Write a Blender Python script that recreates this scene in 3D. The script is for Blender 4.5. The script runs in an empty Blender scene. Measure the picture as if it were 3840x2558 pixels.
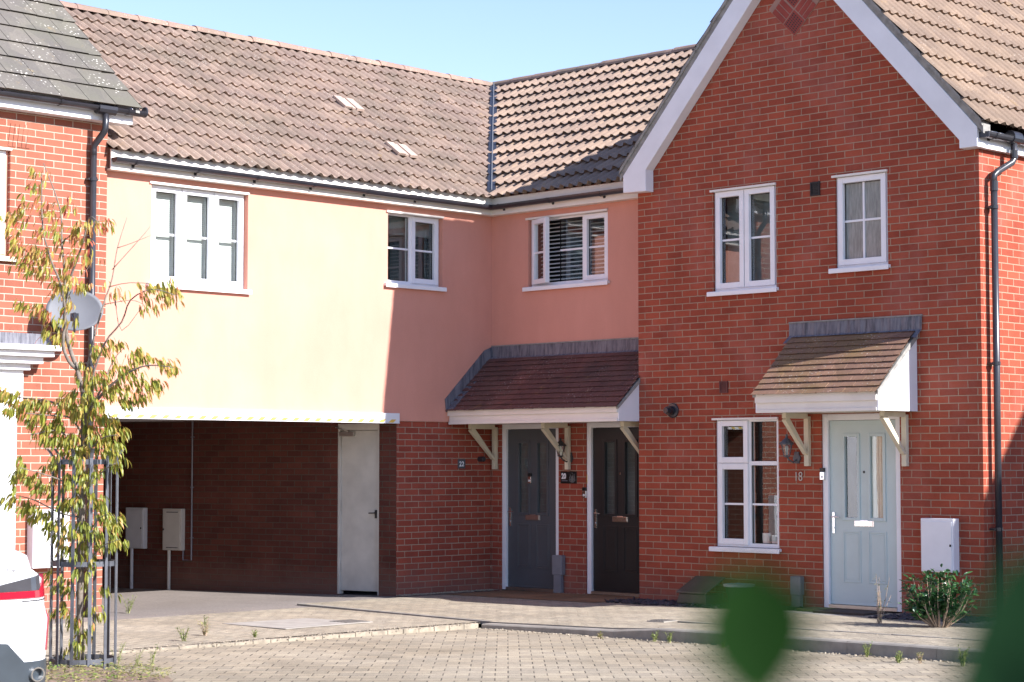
import bpy, bmesh, math, random
from math import radians as R, sin, cos, pi, sqrt
from mathutils import Vector as V
S = bpy.context.scene
col = S.collection
rnd = random.Random(7)

# ------------------------------------------------------------ camera, sky, sun
CAM = V((18.143, -17.880, 1.584)); YAW = R(-44.836); PIT = R(3.446)
cam = bpy.data.cameras.new('camera'); co = bpy.data.objects.new('camera', cam); col.objects.link(co)
co.location = CAM; co.rotation_euler = (R(90) + PIT, 0, -YAW)
cam.sensor_width = 36; cam.lens = 70.65; cam.clip_end = 3000; cam.clip_start = 0.05
cam.dof.use_dof = True; cam.dof.focus_distance = 21.5; cam.dof.aperture_fstop = 4.5
S.camera = co
SUN = V((1, 0.198, 0.615)).normalized()
elev = math.asin(SUN.z); az = math.atan2(SUN.x, SUN.y)
w = bpy.data.worlds.new('World'); S.world = w; w.use_nodes = True
nt = w.node_tree; nt.nodes.clear()
sk = nt.nodes.new('ShaderNodeTexSky'); sk.sky_type = 'NISHITA'; sk.sun_disc = False
sk.sun_elevation = elev; sk.sun_rotation = az; sk.air_density = 1.0; sk.dust_density = 0.1; sk.ozone_density = 2.6
bg = nt.nodes.new('ShaderNodeBackground'); bg.inputs[1].default_value = 0.104
ow = nt.nodes.new('ShaderNodeOutputWorld')
tn = nt.nodes.new('ShaderNodeMix'); tn.data_type = 'RGBA'; tn.blend_type = 'MULTIPLY'; tn.inputs['Factor'].default_value = 1; tn.inputs[7].default_value = (.97, .87, .96, 1)
nt.links.new(sk.outputs[0], tn.inputs[6]); nt.links.new(tn.outputs[2], bg.inputs[0]); nt.links.new(bg.outputs[0], ow.inputs[0])
sl = bpy.data.lights.new('sun', 'SUN'); sl.energy = 4.4; sl.angle = R(0.53); sl.color = (1, 0.968, 0.955)
so = bpy.data.objects.new('sun', sl); col.objects.link(so)
so.rotation_euler = SUN.to_track_quat('Z', 'Y').to_euler(); so.location = (20, 5, 15)
S.view_settings.view_transform = 'Standard'; S.view_settings.look = 'None'
S.view_settings.exposure = 1.42; S.view_settings.gamma = 1

# ------------------------------------------------------------ pixel -> world helper (3840x2558 photo pixels on a known plane)
FP = 7535.9
fw = V((sin(YAW)*cos(PIT), cos(YAW)*cos(PIT), sin(PIT))); rt = V((cos(YAW), -sin(YAW), 0)); up = rt.cross(fw)
def ray(x, y): return fw + rt*((x-1920)/FP) - up*((y-1279)/FP)
def P(x, y, ax, val):
    d = ray(x, y); t = (val-CAM[ax])/d[ax]; return CAM + d*t
def PD(x, y, depth): return CAM + ray(x, y)*depth

# ------------------------------------------------------------ mesh builder
class MB:
    def __init__(s): s.v = []; s.f = []; s.c = []; s.mk = []
    def mark(s): s.mk.append((len(s.v), len(s.f))); return s
    def split(s, name, mat, parent, **kw):
        """build every marked piece as an object of its own"""
        mk = s.mk + [(len(s.v), len(s.f))]; out = []
        for (a, fa), (b, fb) in zip(mk[:-1], mk[1:]):
            q = MB(); q.v = s.v[a:b]; q.f = [[i-a for i in f] for f in s.f[fa:fb]]
            if q.v: out.append(q.build(name, mat, parent, **kw))
        return out
    def vs(s, pts):
        n = len(s.v); s.v += [tuple(p) for p in pts]; return list(range(n, n+len(pts)))
    def poly(s, pts): s.f.append(s.vs(pts)); return s
    def box(s, x0, x1, y0, y1, z0, z1, T=None):
        p = [(x, y, z) for z in (z0, z1) for x, y in ((x0, y0), (x1, y0), (x1, y1), (x0, y1))]
        if T: p = [T(*q) for q in p]
        i = s.vs(p)
        for q in ((0,3,2,1),(4,5,6,7),(0,1,5,4),(1,2,6,5),(2,3,7,6),(3,0,4,7)): s.f.append([i[k] for k in q])
        return s
    def prism(s, pts, d):
        """extrude polygon pts (3D) by vector d"""
        n = len(pts); d = V(d)
        a = s.vs(pts); b = s.vs([V(p)+d for p in pts])
        s.f.append(a[::-1]); s.f.append(b)
        for k in range(n): s.f.append([a[k], a[(k+1)%n], b[(k+1)%n], b[k]])
        return s
    def tube(s, pts, r, n=8, caps=True):
        pts = [V(p) for p in pts]; m = len(pts)
        rr = r if isinstance(r, (list, tuple)) else [r]*m
        rings = []
        prev = None
        for i, p in enumerate(pts):
            t = (pts[min(i+1, m-1)] - pts[max(i-1, 0)])
            if t.length < 1e-9: t = V((0,0,1))
            t.normalize()
            a = t.orthogonal().normalized() if prev is None else (prev - t*prev.dot(t)).normalized()
            prev = a; b = t.cross(a)
            rings.append(s.vs([p + (a*cos(2*pi*k/n) + b*sin(2*pi*k/n))*rr[i] for k in range(n)]))
        for i in range(m-1):
            for k in range(n):
                s.f.append([rings[i][k], rings[i][(k+1)%n], rings[i+1][(k+1)%n], rings[i+1][k]])
        if caps: s.f.append(rings[0][::-1]); s.f.append(rings[-1])
        return s
    def lathe(s, c, prof, n=20, axis='z', caps=True):
        c = V(c); rings = []
        for r, h in prof:
            ring = []
            for k in range(n):
                a = 2*pi*k/n; u, v_ = r*cos(a), r*sin(a)
                q = {'z': (u, v_, h), 'x': (h, u, v_), 'y': (u, h, v_)}[axis]
                ring.append(c + V(q))
            rings.append(s.vs(ring))
        for i in range(len(rings)-1):
            for k in range(n): s.f.append([rings[i][k], rings[i][(k+1)%n], rings[i+1][(k+1)%n], rings[i+1][k]])
        if caps: s.f.append(rings[0][::-1]); s.f.append(rings[-1])
        return s
    def build(s, name, mat, parent=None, smooth=False, bevel=0, recalc=True):
        me = bpy.data.meshes.new(name)
        O = WO.get(parent.name, V((0,0,0))) if parent else V((0,0,0))
        me.from_pydata([tuple(V(p)-O) for p in s.v], [], s.f); 
        if recalc:
            bm = bmesh.new(); bm.from_mesh(me); bmesh.ops.recalc_face_normals(bm, faces=bm.faces[:]); bm.to_mesh(me); bm.free()
        if mat: me.materials.append(mat)
        if smooth: me.shade_smooth()
        o = bpy.data.objects.new(name, me); col.objects.link(o)
        if parent: o.parent = parent; WO[o.name] = O
        else: WO[o.name] = V((0,0,0))
        if bevel:
            b = o.modifiers.new('bevel', 'BEVEL'); b.width = bevel; b.segments = 2; b.limit_method = 'ANGLE'
        return o
WO = {}
def thing(name, label, cat, loc=(0,0,0), group=None):
    o = bpy.data.objects.new(name, None); col.objects.link(o); o.location = loc; WO[o.name] = V(loc)
    o.empty_display_size = 0.1
    o['label'] = label; o['category'] = cat
    if group: o['group'] = group
    return o
def tag(o, label, cat, group=None, kind=None):
    o['label'] = label; o['category'] = cat
    if group: o['group'] = group
    if kind: o['kind'] = kind
    return o
def recenter(o):
    """move a parentless mesh's origin to the middle of its base"""
    me = o.data; xs = [v.co for v in me.vertices]
    c = V((sum(p.x for p in xs)/len(xs), sum(p.y for p in xs)/len(xs), min(p.z for p in xs)))
    for v in me.vertices: v.co -= c
    o.location = c; return o

# ------------------------------------------------------------ materials
def newmat(name):
    m = bpy.data.materials.new(name); m.use_nodes = True
    n = m.node_tree; b = n.nodes['Principled BSDF']; return m, n, b
def N(n, typ, **kw):
    x = n.nodes.new(typ)
    for k, v_ in kw.items():
        if k.startswith('_'): setattr(x, k[1:], v_)
        else: x.inputs[k.replace('_', ' ')].default_value = v_
    return x
def c4(c): return (c[0], c[1], c[2], 1)
def pos(n):
    return n.nodes.new('ShaderNodeNewGeometry').outputs['Position']
def noise(n, scale, detail=4, rough=.55, vec=None, dist=0):
    x = N(n, 'ShaderNodeTexNoise', Scale=scale, Detail=detail, Roughness=rough, Distortion=dist)
    n.links.new(vec or pos(n), x.inputs['Vector']); return x.outputs['Fac']
def ramp(n, fac, stops):
    x = n.nodes.new('ShaderNodeValToRGB'); el = x.color_ramp.elements
    while len(el) > 1: el.remove(el[-1])
    el[0].position = stops[0][0]; el[0].color = c4(stops[0][1]) if len(stops[0][1]) == 3 else stops[0][1]
    for p, c in stops[1:]:
        e = el.new(p); e.color = c4(c)
    n.links.new(fac, x.inputs[0]); return x.outputs[0]
def mix(n, fac, a, b, mode='MIX'):
    x = n.nodes.new('ShaderNodeMix'); x.data_type = 'RGBA'; x.blend_type = mode
    for sock, val in ((x.inputs['Factor'], fac), (x.inputs[6], a), (x.inputs[7], b)):
        if hasattr(val, 'is_linked') or hasattr(val, 'links'): n.links.new(val, sock)
        else: sock.default_value = val if isinstance(val, (int, float)) else c4(val)
    return x.outputs[2]
def bump(n, b, h, strength=.3, dist=.01):
    x = N(n, 'ShaderNodeBump', Strength=strength, Distance=dist); n.links.new(h, x.inputs['Height']); n.links.new(x.outputs[0], b.inputs['Normal'])
def math_(n, op, a, b=None):
    x = n.nodes.new('ShaderNodeMath'); x.operation = op
    for i, v_ in enumerate((a, b)):
        if v_ is None: continue
        if isinstance(v_, (int, float)): x.inputs[i].default_value = v_
        else: n.links.new(v_, x.inputs[i])
    return x.outputs[0]
def plain(name, c, rough=.5, metal=0, var=.12, scale=6, bumpk=0, spec=.5, bscale=None):
    m, n, b = newmat(name)
    f = noise(n, scale, 5)
    lo = tuple(x*(1-var) for x in c); hi = tuple(min(1, x*(1+var)) for x in c)
    n.links.new(ramp(n, f, [(.3, lo), (.7, hi)]), b.inputs['Base Color'])
    b.inputs['Roughness'].default_value = rough; b.inputs['Metallic'].default_value = metal
    b.inputs['Specular IOR Level'].default_value = spec
    if bumpk: bump(n, b, noise(n, bscale or scale*20, 3), bumpk, .003)
    return m
def brickmat(name, ca, cb, mortar, stain=(.40,.155,.125), stain_amt=.42, du=0.0, dz=0.0, xscale=1.0):
    m, n, b = newmat(name)
    g = n.nodes.new('ShaderNodeNewGeometry')
    sp = n.nodes.new('ShaderNodeSeparateXYZ'); n.links.new(g.outputs['Position'], sp.inputs[0])
    sn = n.nodes.new('ShaderNodeSeparateXYZ'); n.links.new(g.outputs['True Normal'], sn.inputs[0])
    ax = math_(n, 'GREATER_THAN', math_(n, 'ABSOLUTE', sn.outputs[0]), .7)
    u = math_(n, 'ADD', math_(n, 'MULTIPLY', sp.outputs[1], ax), math_(n, 'MULTIPLY', math_(n, 'MULTIPLY', sp.outputs[0], xscale), math_(n, 'SUBTRACT', 1.0, ax)))
    u = math_(n, 'ADD', u, du); z = math_(n, 'ADD', sp.outputs[2], dz)
    # slightly wandering joints
    wob = noise(n, 9, 2); z = math_(n, 'ADD', z, math_(n, 'MULTIPLY', math_(n, 'SUBTRACT', wob, .5), .006))
    u = math_(n, 'ADD', u, math_(n, 'MULTIPLY', math_(n, 'SUBTRACT', noise(n, 14, 2), .5), .012))
    cb_ = n.nodes.new('ShaderNodeCombineXYZ'); n.links.new(u, cb_.inputs[0]); n.links.new(z, cb_.inputs[1])
    t = N(n, 'ShaderNodeTexBrick', Scale=1.0); n.links.new(cb_.outputs[0], t.inputs['Vector'])
    t.inputs['Color1'].default_value = c4(ca); t.inputs['Color2'].default_value = c4(cb); t.inputs['Mortar'].default_value = c4(mortar)
    t.inputs['Mortar Size'].default_value = .0058; t.inputs['Mortar Smooth'].default_value = .25
    t.inputs['Brick Width'].default_value = .225; t.inputs['Row Height'].default_value = .075
    fine = noise(n, 60, 4); big = noise(n, .9, 4)
    c = mix(n, .35, t.outputs['Color'], mix(n, fine, (.5,.5,.5), (1.25,1.2,1.2)), 'MULTIPLY')
    # efflorescence and dirty patches that belong to the brickwork
    patch = ramp(n, noise(n, 1.3, 6, .65), [(.52, (0,0,0)), (.72, (1,1,1))])
    c = mix(n, mixv(n, patch, stain_amt), c, stain)
    dark = ramp(n, noise(n, 3.1, 5, .6), [(.3, (.78,.78,.78)), (.62, (1,1,1))])
    c = mix(n, .8, c, dark, 'MULTIPLY')
    # splash staining on the lowest courses, ragged upper edge
    hz = math_(n, 'ADD', sp.outputs[2], math_(n, 'MULTIPLY', noise(n, 4, 5, .7), .5))
    sm = N(n, 'ShaderNodeMapRange'); n.links.new(hz, sm.inputs[0]); sm.inputs[1].default_value = .28; sm.inputs[2].default_value = .62; sm.inputs[3].default_value = .45; sm.inputs[4].default_value = 0
    c = mix(n, sm.outputs[0], c, (.20,.125,.10))
    n.links.new(c, b.inputs['Base Color']); b.inputs['Roughness'].default_value = .9; b.inputs['Specular IOR Level'].default_value = .1
    inv = math_(n, 'SUBTRACT', 1.0, t.outputs['Fac'])
    bump(n, b, math_(n, 'ADD', inv, math_(n, 'MULTIPLY', fine, .35)), .6, .006)
    return m
def mixv(n, colr, k):
    r = n.nodes.new('ShaderNodeRGBToBW'); n.links.new(colr, r.inputs[0]); return math_(n, 'MULTIPLY', r.outputs[0], k)
M = {}
M['brick'] = brickmat('red_brick', (.375,.088,.050), (.285,.064,.039), (.38,.265,.185))
M['brick_side'] = M['brick']
M['brick_pier'] = brickmat('red_brick_weathered', (.355,.083,.051), (.27,.062,.041), (.37,.27,.195), stain_amt=.2, dz=.02)
M['brick_carport_shaded'] = brickmat('shade_darkened_carport_brick', (.13,.045,.032), (.095,.033,.026), (.10,.08,.062), stain_amt=.1, xscale=1.03)  # carport shade put into darker brick and mortar colours
M['brick_left'] = brickmat('left_brick', (.35,.125,.080), (.28,.098,.064), (.46,.38,.30), stain_amt=.25, du=.06)
def rendermat():
    m, n, b = newmat('pink_render')
    c = ramp(n, noise(n, .8, 5), [(.3, (.60,.279,.207)), (.7, (.65,.308,.234))])
    c = mix(n, .6, c, ramp(n, noise(n, 90, 3), [(.3, (.88,.88,.88)), (.7, (1.05,1.05,1.05))]), 'MULTIPLY')
    # faint rain streaks
    g = pos(n); mp = N(n, 'ShaderNodeMapping'); n.links.new(g, mp.inputs[0]); mp.inputs['Scale'].default_value = (2, 2, .8)
    st = ramp(n, noise(n, 1.2, 7, .65, mp.outputs[0]), [(.35, (.93,.92,.91)), (.6, (1,1,1))])
    c = mix(n, .8, c, st, 'MULTIPLY')
    n.links.new(c, b.inputs['Base Color']); b.inputs['Roughness'].default_value = .95; b.inputs['Specular IOR Level'].default_value = .15
    bump(n, b, noise(n, 140, 3), .35, .003); return m
M['render'] = rendermat()
def tilemat(name, ca, cb, moss, moss_amt, speck=.8, spc=(.62,.58,.50), lich=(.42,.27,.08), sscale=26):
    m, n, b = newmat(name)
    vor = N(n, 'ShaderNodeTexVoronoi', Scale=3.2); n.links.new(pos(n), vor.inputs['Vector'])
    c = mix(n, ramp(n, noise(n, 2.2, 5), [(.3,(0,0,0)),(.7,(1,1,1))]), ca, cb)
    gv = n.nodes.new('ShaderNodeRGBToBW'); n.links.new(vor.outputs['Color'], gv.inputs[0])
    c = mix(n, 1.0, c, ramp(n, gv.outputs[0], [(.2,(.86,.86,.88)),(.8,(1.1,1.09,1.06))]), 'MULTIPLY')
    c = mix(n, .5, c, ramp(n, noise(n, 45, 4), [(.3,(.72,.72,.72)),(.7,(1.1,1.1,1.1))]), 'MULTIPLY')
    mo = ramp(n, noise(n, 1.1, 7, .7), [(.44,(0,0,0)),(.66,(1,1,1))])
    c = mix(n, mixv(n, mo, moss_amt), c, moss)
    li = ramp(n, noise(n, 4.2, 6, .7), [(.62,(0,0,0)),(.70,(1,1,1))]); c = mix(n, mixv(n, li, .25), c, lich)
    v2 = N(n, 'ShaderNodeTexVoronoi', Scale=sscale); n.links.new(pos(n), v2.inputs['Vector'])
    gate = ramp(n, noise(n, 2.6, 4, .6), [(.46,(0,0,0)),(.62,(1,1,1))])
    dots = ramp(n, v2.outputs['Distance'], [(.16,(1,1,1)),(.26,(0,0,0))])
    c = mix(n, math_(n, 'MULTIPLY', mixv(n, dots, speck), mixv(n, gate, 1)), c, spc)
    n.links.new(c, b.inputs['Base Color']); b.inputs['Roughness'].default_value = .9; b.inputs['Specular IOR Level'].default_value = .2
    bump(n, b, noise(n, 120, 3), .3, .002); return m
M['tile'] = tilemat('brown_roof_tile', (.315,.230,.185), (.28,.203,.165), (.17,.14,.105), .55, .6, sscale=38)
M['tile2'] = tilemat('buff_roof_tile', (.30,.215,.165), (.26,.185,.145), (.21,.165,.125), .4, .4, sscale=38)
M['slate'] = tilemat('grey_flat_tile', (.135,.122,.108), (.165,.148,.13), (.11,.112,.075), .5, .9, (.55,.52,.46), sscale=20)
M['tile3'] = tilemat('tan_roof_tile', (.29,.21,.155), (.25,.18,.135), (.17,.13,.095), .35, .35, sscale=38)
M['plain_tile'] = tilemat('plum_plain_tile', (.17,.075,.06), (.13,.065,.055), (.07,.055,.045), .5, .35)
M['plain_tile2'] = tilemat('ochre_plain_tile', (.25,.145,.10), (.19,.115,.085), (.26,.17,.06), .6, .4)
M['ridge'] = tilemat('ridge_tile', (.32,.21,.165), (.25,.17,.14), (.20,.17,.12), .5, .5)
M['upvc'] = plain('white_upvc', (.78,.78,.80), .32, var=.03, spec=.5)
M['white_paint'] = plain('white_painted_board', (.74,.74,.76), .45, var=.06, scale=3)
M['cream'] = plain('cream_painted_timber', (.62,.56,.42), .55, var=.10, scale=5)
M['fascia'] = plain('cream_fascia', (.72,.68,.62), .45, var=.06, scale=3)
def leadmat():
    m, n, b = newmat('lead_flashing'); mp = N(n, 'ShaderNodeMapping'); n.links.new(pos(n), mp.inputs[0]); mp.inputs['Scale'].default_value = (22, 22, 2.5)
    f = noise(n, 1.4, 5, .7, mp.outputs[0]); c = ramp(n, f, [(.36,(.055,.056,.07)),(.52,(.14,.14,.165)),(.68,(.20,.195,.21))])
    n.links.new(c, b.inputs['Base Color']); b.inputs['Roughness'].default_value = .55; bump(n, b, noise(n, 12, 4), .4, .01); return m
M['lead'] = leadmat()
M['mortar'] = plain('verge_mortar', (.26,.25,.23), .95, var=.25, scale=14, bumpk=.5)
M['black_pvc'] = plain('black_pvc', (.022,.022,.028), .3, var=.2, spec=.6)
M['grey_pvc'] = plain('grey_pvc', (.17,.17,.20), .35, var=.12)
M['graphite'] = plain('graphite_downpipe', (.030,.030,.036), .3, var=.15, spec=.6)
M['grey_paint'] = plain('slate_grey_door_paint', (.078,.084,.092), .42, var=.08, scale=3, bumpk=.1)
M['black_paint'] = plain('black_door_paint', (.012,.012,.014), .38, var=.2, scale=4, bumpk=.1)
M['sage'] = plain('sage_blue_door_paint', (.50,.59,.58), .45, var=.05, scale=3, bumpk=.1)
M['ply'] = plain('painted_flush_door', (.50,.47,.42), .7, var=.12, scale=4, bumpk=.15)
M['chrome'] = plain('chrome', (.75,.75,.75), .18, 1, var=.05)
M['steel'] = plain('brushed_steel', (.55,.53,.50), .35, 1, var=.1)
M['darkmetal'] = plain('dark_metal', (.03,.03,.03), .5, 0, var=.2)
M['galv'] = plain('galvanised_steel', (.095,.10,.115), .5, .25, var=.2, scale=12)
M['dark_int'] = plain('dark_room', (.035,.035,.035), .9, var=.3, scale=1)
M['grey_int'] = plain('grey_room', (.10,.11,.11), .9, var=.4, scale=1.4)
M['blind'] = plain('white_blind', (.72,.72,.68), .6, var=.04)
M['blind_grey'] = plain('grey_blind', (.16,.18,.175), .7, var=.25, scale=8)
M['curtain'] = plain('cream_curtain', (.70,.66,.55), .8, var=.08)
M['rubber'] = plain('black_rubber', (.012,.012,.012), .6, var=.2)
M['yellow'] = plain('yellow_tape', (.70,.46,.09), .5, var=.08)
M['edge'] = plain('edging_block', (.27,.23,.175), .92, var=.3, scale=12, bumpk=.4)
M['concrete'] = plain('concrete', (.31,.285,.25), .92, var=.18, scale=5, bumpk=.4)
M['kerb'] = plain('concrete_kerb', (.25,.228,.195), .9, var=.22, scale=6, bumpk=.4)
M['iron'] = plain('cast_iron_cover', (.12,.11,.10), .6, .3, var=.3, scale=30)
M['soil'] = plain('dry_soil', (.20,.14,.10), .95, var=.4, scale=20, bumpk=.6)
M['slatechip'] = plain('slate_chippings', (.045,.04,.048), .6, var=.5, scale=30)
M['pebble'] = plain('pale_pebbles', (.32,.27,.20), .7, var=.4, scale=40)
M['mat'] = plain('coir_doormat', (.06,.045,.035), .95, var=.3, scale=60)
M['matgreen'] = plain('green_doormat', (.16,.18,.07), .95, var=.2, scale=60)
M['bark'] = plain('pale_bark', (.17,.14,.115), .85, var=.4, scale=25, bumpk=.5)
M['stem'] = plain('weed_stem', (.22,.24,.08), .8, var=.3, scale=20)
M['dry'] = plain('dried_stem', (.34,.25,.18), .85, var=.3, scale=20)
M['carwhite'] = plain('white_car_paint', (.80,.81,.83), .12, var=.01, spec=.6)
M['cardark'] = plain('dark_bumper_plastic', (.035,.045,.055), .45, var=.15)
M['lightred'] = plain('red_tail_lens', (.34,.010,.025), .12, var=.1, spec=.8)
M['lightdark'] = plain('smoked_tail_lens', (.05,.05,.055), .1, var=.2, spec=.8)
M['plate20'] = plain('black_plaque', (.010,.010,.011), .3, var=.1)
M['dishgrey'] = plain('satellite_dish_grey', (.12,.125,.14), .6, var=.05)
def glassmat(name, tint=(.9,.95,.93), ior=2.0, rough=0.0):
    m, n, b = newmat(name); n.nodes.remove(b); out = n.nodes['Material Output']
    ge = n.nodes.new('ShaderNodeNewGeometry'); dt = n.nodes.new('ShaderNodeVectorMath'); dt.operation = 'DOT_PRODUCT'
    n.links.new(ge.outputs['Incoming'], dt.inputs[0]); n.links.new(ge.outputs['Normal'], dt.inputs[1])
    fz = math_(n, 'ADD', math_(n, 'MULTIPLY', math_(n, 'POWER', math_(n, 'SUBTRACT', 1.0, math_(n, 'ABSOLUTE', dt.outputs['Value'])), 4.0), .88), .12)
    g = N(n, 'ShaderNodeBsdfGlossy', Roughness=rough); t = n.nodes.new('ShaderNodeBsdfTransparent')
    t.inputs[0].default_value = c4(tint); g.inputs[0].default_value = (.95,.97,1,1)
    # very slight waviness of the panes
    bp = N(n, 'ShaderNodeBump', Strength=.05, Distance=.004); n.links.new(noise(n, 2.5, 2), bp.inputs['Height'])
    n.links.new(bp.outputs[0], g.inputs['Normal'])
    mx = n.nodes.new('ShaderNodeMixShader'); n.links.new(fz, mx.inputs[0]); n.links.new(t.outputs[0], mx.inputs[1]); n.links.new(g.outputs[0], mx.inputs[2])
    n.links.new(mx.outputs[0], out.inputs[0]); return m
M['glass'] = glassmat('window_glass')
def obscure():
    m, n, b = newmat('obscured_glass')
    mp = N(n, 'ShaderNodeMapping'); n.links.new(pos(n), mp.inputs[0]); mp.inputs['Scale'].default_value = (38, 38, 5)
    f = noise(n, 1.5, 4, .6, mp.outputs[0])
    n.links.new(ramp(n, f, [(.3,(.16,.17,.16)),(.7,(.30,.31,.29))]), b.inputs['Base Color'])
    b.inputs['Roughness'].default_value = .18; b.inputs['Specular IOR Level'].default_value = .8
    bump(n, b, f, .6, .004); return m
M['obscure'] = obscure()
def groundmat(name, ca, cb, blockw=None, blockh=None, gap=.006, joint=(.1,.09,.08), rot=0, speck=0, spc=(.7,.65,.55), dirt=.3, bk=.5):
    m, n, b = newmat(name); p = pos(n)
    c = mix(n, ramp(n, noise(n, 1.2, 6, .6), [(.3,(0,0,0)),(.7,(1,1,1))]), ca, cb)
    h = noise(n, 150, 3)
    if blockw:
        mp = N(n, 'ShaderNodeMapping'); n.links.new(p, mp.inputs[0]); mp.inputs['Rotation'].default_value = (0, 0, rot)
        # joints wander a little
        t = N(n, 'ShaderNodeTexBrick', Scale=1.0); n.links.new(mp.outputs[0], t.inputs['Vector'])
        t.inputs['Brick Width'].default_value = blockw; t.inputs['Row Height'].default_value = blockh
        t.inputs['Mortar Size'].default_value = gap; t.inputs['Mortar Smooth'].default_value = .3
        t.inputs['Color1'].default_value = (.82,.82,.82,1); t.inputs['Color2'].default_value = (1.08,1.06,1.02,1); t.inputs['Mortar'].default_value = (1,1,1,1)
        c = mix(n, 1.0, c, t.outputs['Color'], 'MULTIPLY')
        k = ramp(n, noise(n, 2.3, 4, .6), [(.3,(.35,.35,.35)),(.6,(1,1,1))])
        c = mix(n, math_(n, 'MULTIPLY', t.outputs['Fac'], mixv(n, k, 1)), c, joint)
        h = math_(n, 'SUBTRACT', h, math_(n, 'MULTIPLY', t.outputs['Fac'], 2.5))
    if speck:
        v2 = N(n, 'ShaderNodeTexVoronoi', Scale=38); n.links.new(p, v2.inputs['Vector'])
        d = ramp(n, v2.outputs['Distance'], [(.14,(1,1,1)),(.3,(0,0,0))])
        c = mix(n, mixv(n, d, speck), c, spc)
    c = mix(n, .6, c, ramp(n, noise(n, 30, 5, .7), [(.3,(.6,.6,.6)),(.7,(1.15,1.15,1.15))]), 'MULTIPLY')
    c = mix(n, dirt, c, ramp(n, noise(n, .55, 6, .65), [(.35,(.5,.47,.42)),(.6,(1,1,1))]), 'MULTIPLY')
    n.links.new(c, b.inputs['Base Color']); b.inputs['Roughness'].default_value = .92; b.inputs['Specular IOR Level'].default_value = .2
    bump(n, b, h, bk, .006); return m
M['road'] = groundmat('block_paving', (.42,.365,.28), (.385,.33,.25), .2, .2, .0062, (.09,.075,.06), R(-45), dirt=.6)
M['path'] = groundmat('footpath_paving', (.45,.395,.31), (.385,.335,.26), .2, .1, .007, (.13,.11,.09), R(0), speck=.6, spc=(.5,.45,.36), dirt=.45)
M['apron'] = groundmat('tarmac', (.27,.235,.212), (.235,.205,.185), speck=.2, spc=(.42,.38,.34), dirt=.3)
M['slab'] = groundmat('sandstone_slabs', (.32,.19,.10), (.26,.165,.10), .6, .45, .006, (.12,.09,.06), dirt=.4)
M['ground'] = groundmat('distant_ground', (.20,.18,.15), (.16,.15,.12))
def leafmat(name, stops, trans=.25, rough=.45):
    m, n, b = newmat(name)
    at = n.nodes.new('ShaderNodeAttribute'); at.attribute_name = 'leafv'
    c = ramp(n, at.outputs['Fac'], stops)
    c = mix(n, .5, c, ramp(n, noise(n, 60, 3), [(.3,(.7,.7,.7)),(.7,(1.2,1.2,1.2))]), 'MULTIPLY')
    n.links.new(c, b.inputs['Base Color']); b.inputs['Roughness'].default_value = rough
    b.inputs['Specular IOR Level'].default_value = .5 if trans > .1 else .03
    tr = n.nodes.new('ShaderNodeBsdfTranslucent'); n.links.new(c, tr.inputs[0])
    mx = n.nodes.new('ShaderNodeMixShader'); mx.inputs[0].default_value = trans
    n.links.new(b.outputs[0], mx.inputs[1]); n.links.new(tr.outputs[0], mx.inputs[2]); n.links.new(mx.outputs[0], n.nodes['Material Output'].inputs[0]); return m
M['leaf'] = leafmat('autumn_leaves', [(0,(.15,.19,.03)),(.35,(.28,.30,.04)),(.6,(.44,.33,.07)),(.8,(.55,.22,.10)),(1,(.52,.11,.07))], .38)
M['bush'] = leafmat('laurel_leaves', [(0,(.015,.06,.02)),(.6,(.03,.10,.03)),(1,(.08,.18,.05))], .15, .3)
M['weed'] = leafmat('weed_leaves', [(0,(.08,.14,.03)),(.6,(.18,.24,.05)),(1,(.34,.30,.12))], .25)
M['near'] = leafmat('foreground_leaves', [(0,(.004,.016,.009)),(.5,(.006,.022,.004)),(1,(.005,.026,.016))], .06, .7)

# leaf geometry with a per-leaf value ------------------------------------------------
class Leaves(MB):
    def __init__(s): super().__init__(); s.val = []
    def leaf(s, p, d, n, L, W, v, curl=.25):
        """p base, d direction, n normal, folded along the midrib, tip curling down"""
        d = V(d).normalized(); n = (V(n) - d*V(n).dot(d))
        if n.length < 1e-4: n = d.orthogonal()
        n.normalize(); sd = d.cross(n); p = V(p)
        pts = []
        for t, wd in ((0,.0),(.3,.8),(.6,1),(.85,.55),(1,0)):
            q = p + d*(L*t) - n*(curl*L*t*t)
            if wd == 0: pts.append([q])
            else: pts.append([q - sd*(W*wd/2) + n*W*.15, q, q + sd*(W*wd/2) + n*W*.15])
        ids = [s.vs(r) for r in pts]
        a = ids
        s.f += [[a[0][0], a[1][1], a[1][0]], [a[0][0], a[1][2], a[1][1]]]
        k = 2
        for i in (1, 2):
            s.f += [[a[i][0], a[i][1], a[i+1][1], a[i+1][0]], [a[i][1], a[i][2], a[i+1][2], a[i+1][1]]]; k += 2
        s.f += [[a[3][0], a[3][1], a[4][0]], [a[3][1], a[3][2], a[4][0]]]; k += 2
        s.val += [v]*k
    def build(s, name, mat, parent=None, **kw):
        o = super().build(name, mat, parent, recalc=False, **kw)
        at = o.data.attributes.new('leafv', 'FLOAT', 'FACE')
        for i, x in enumerate(s.val): at.data[i].value = x
        return o

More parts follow.
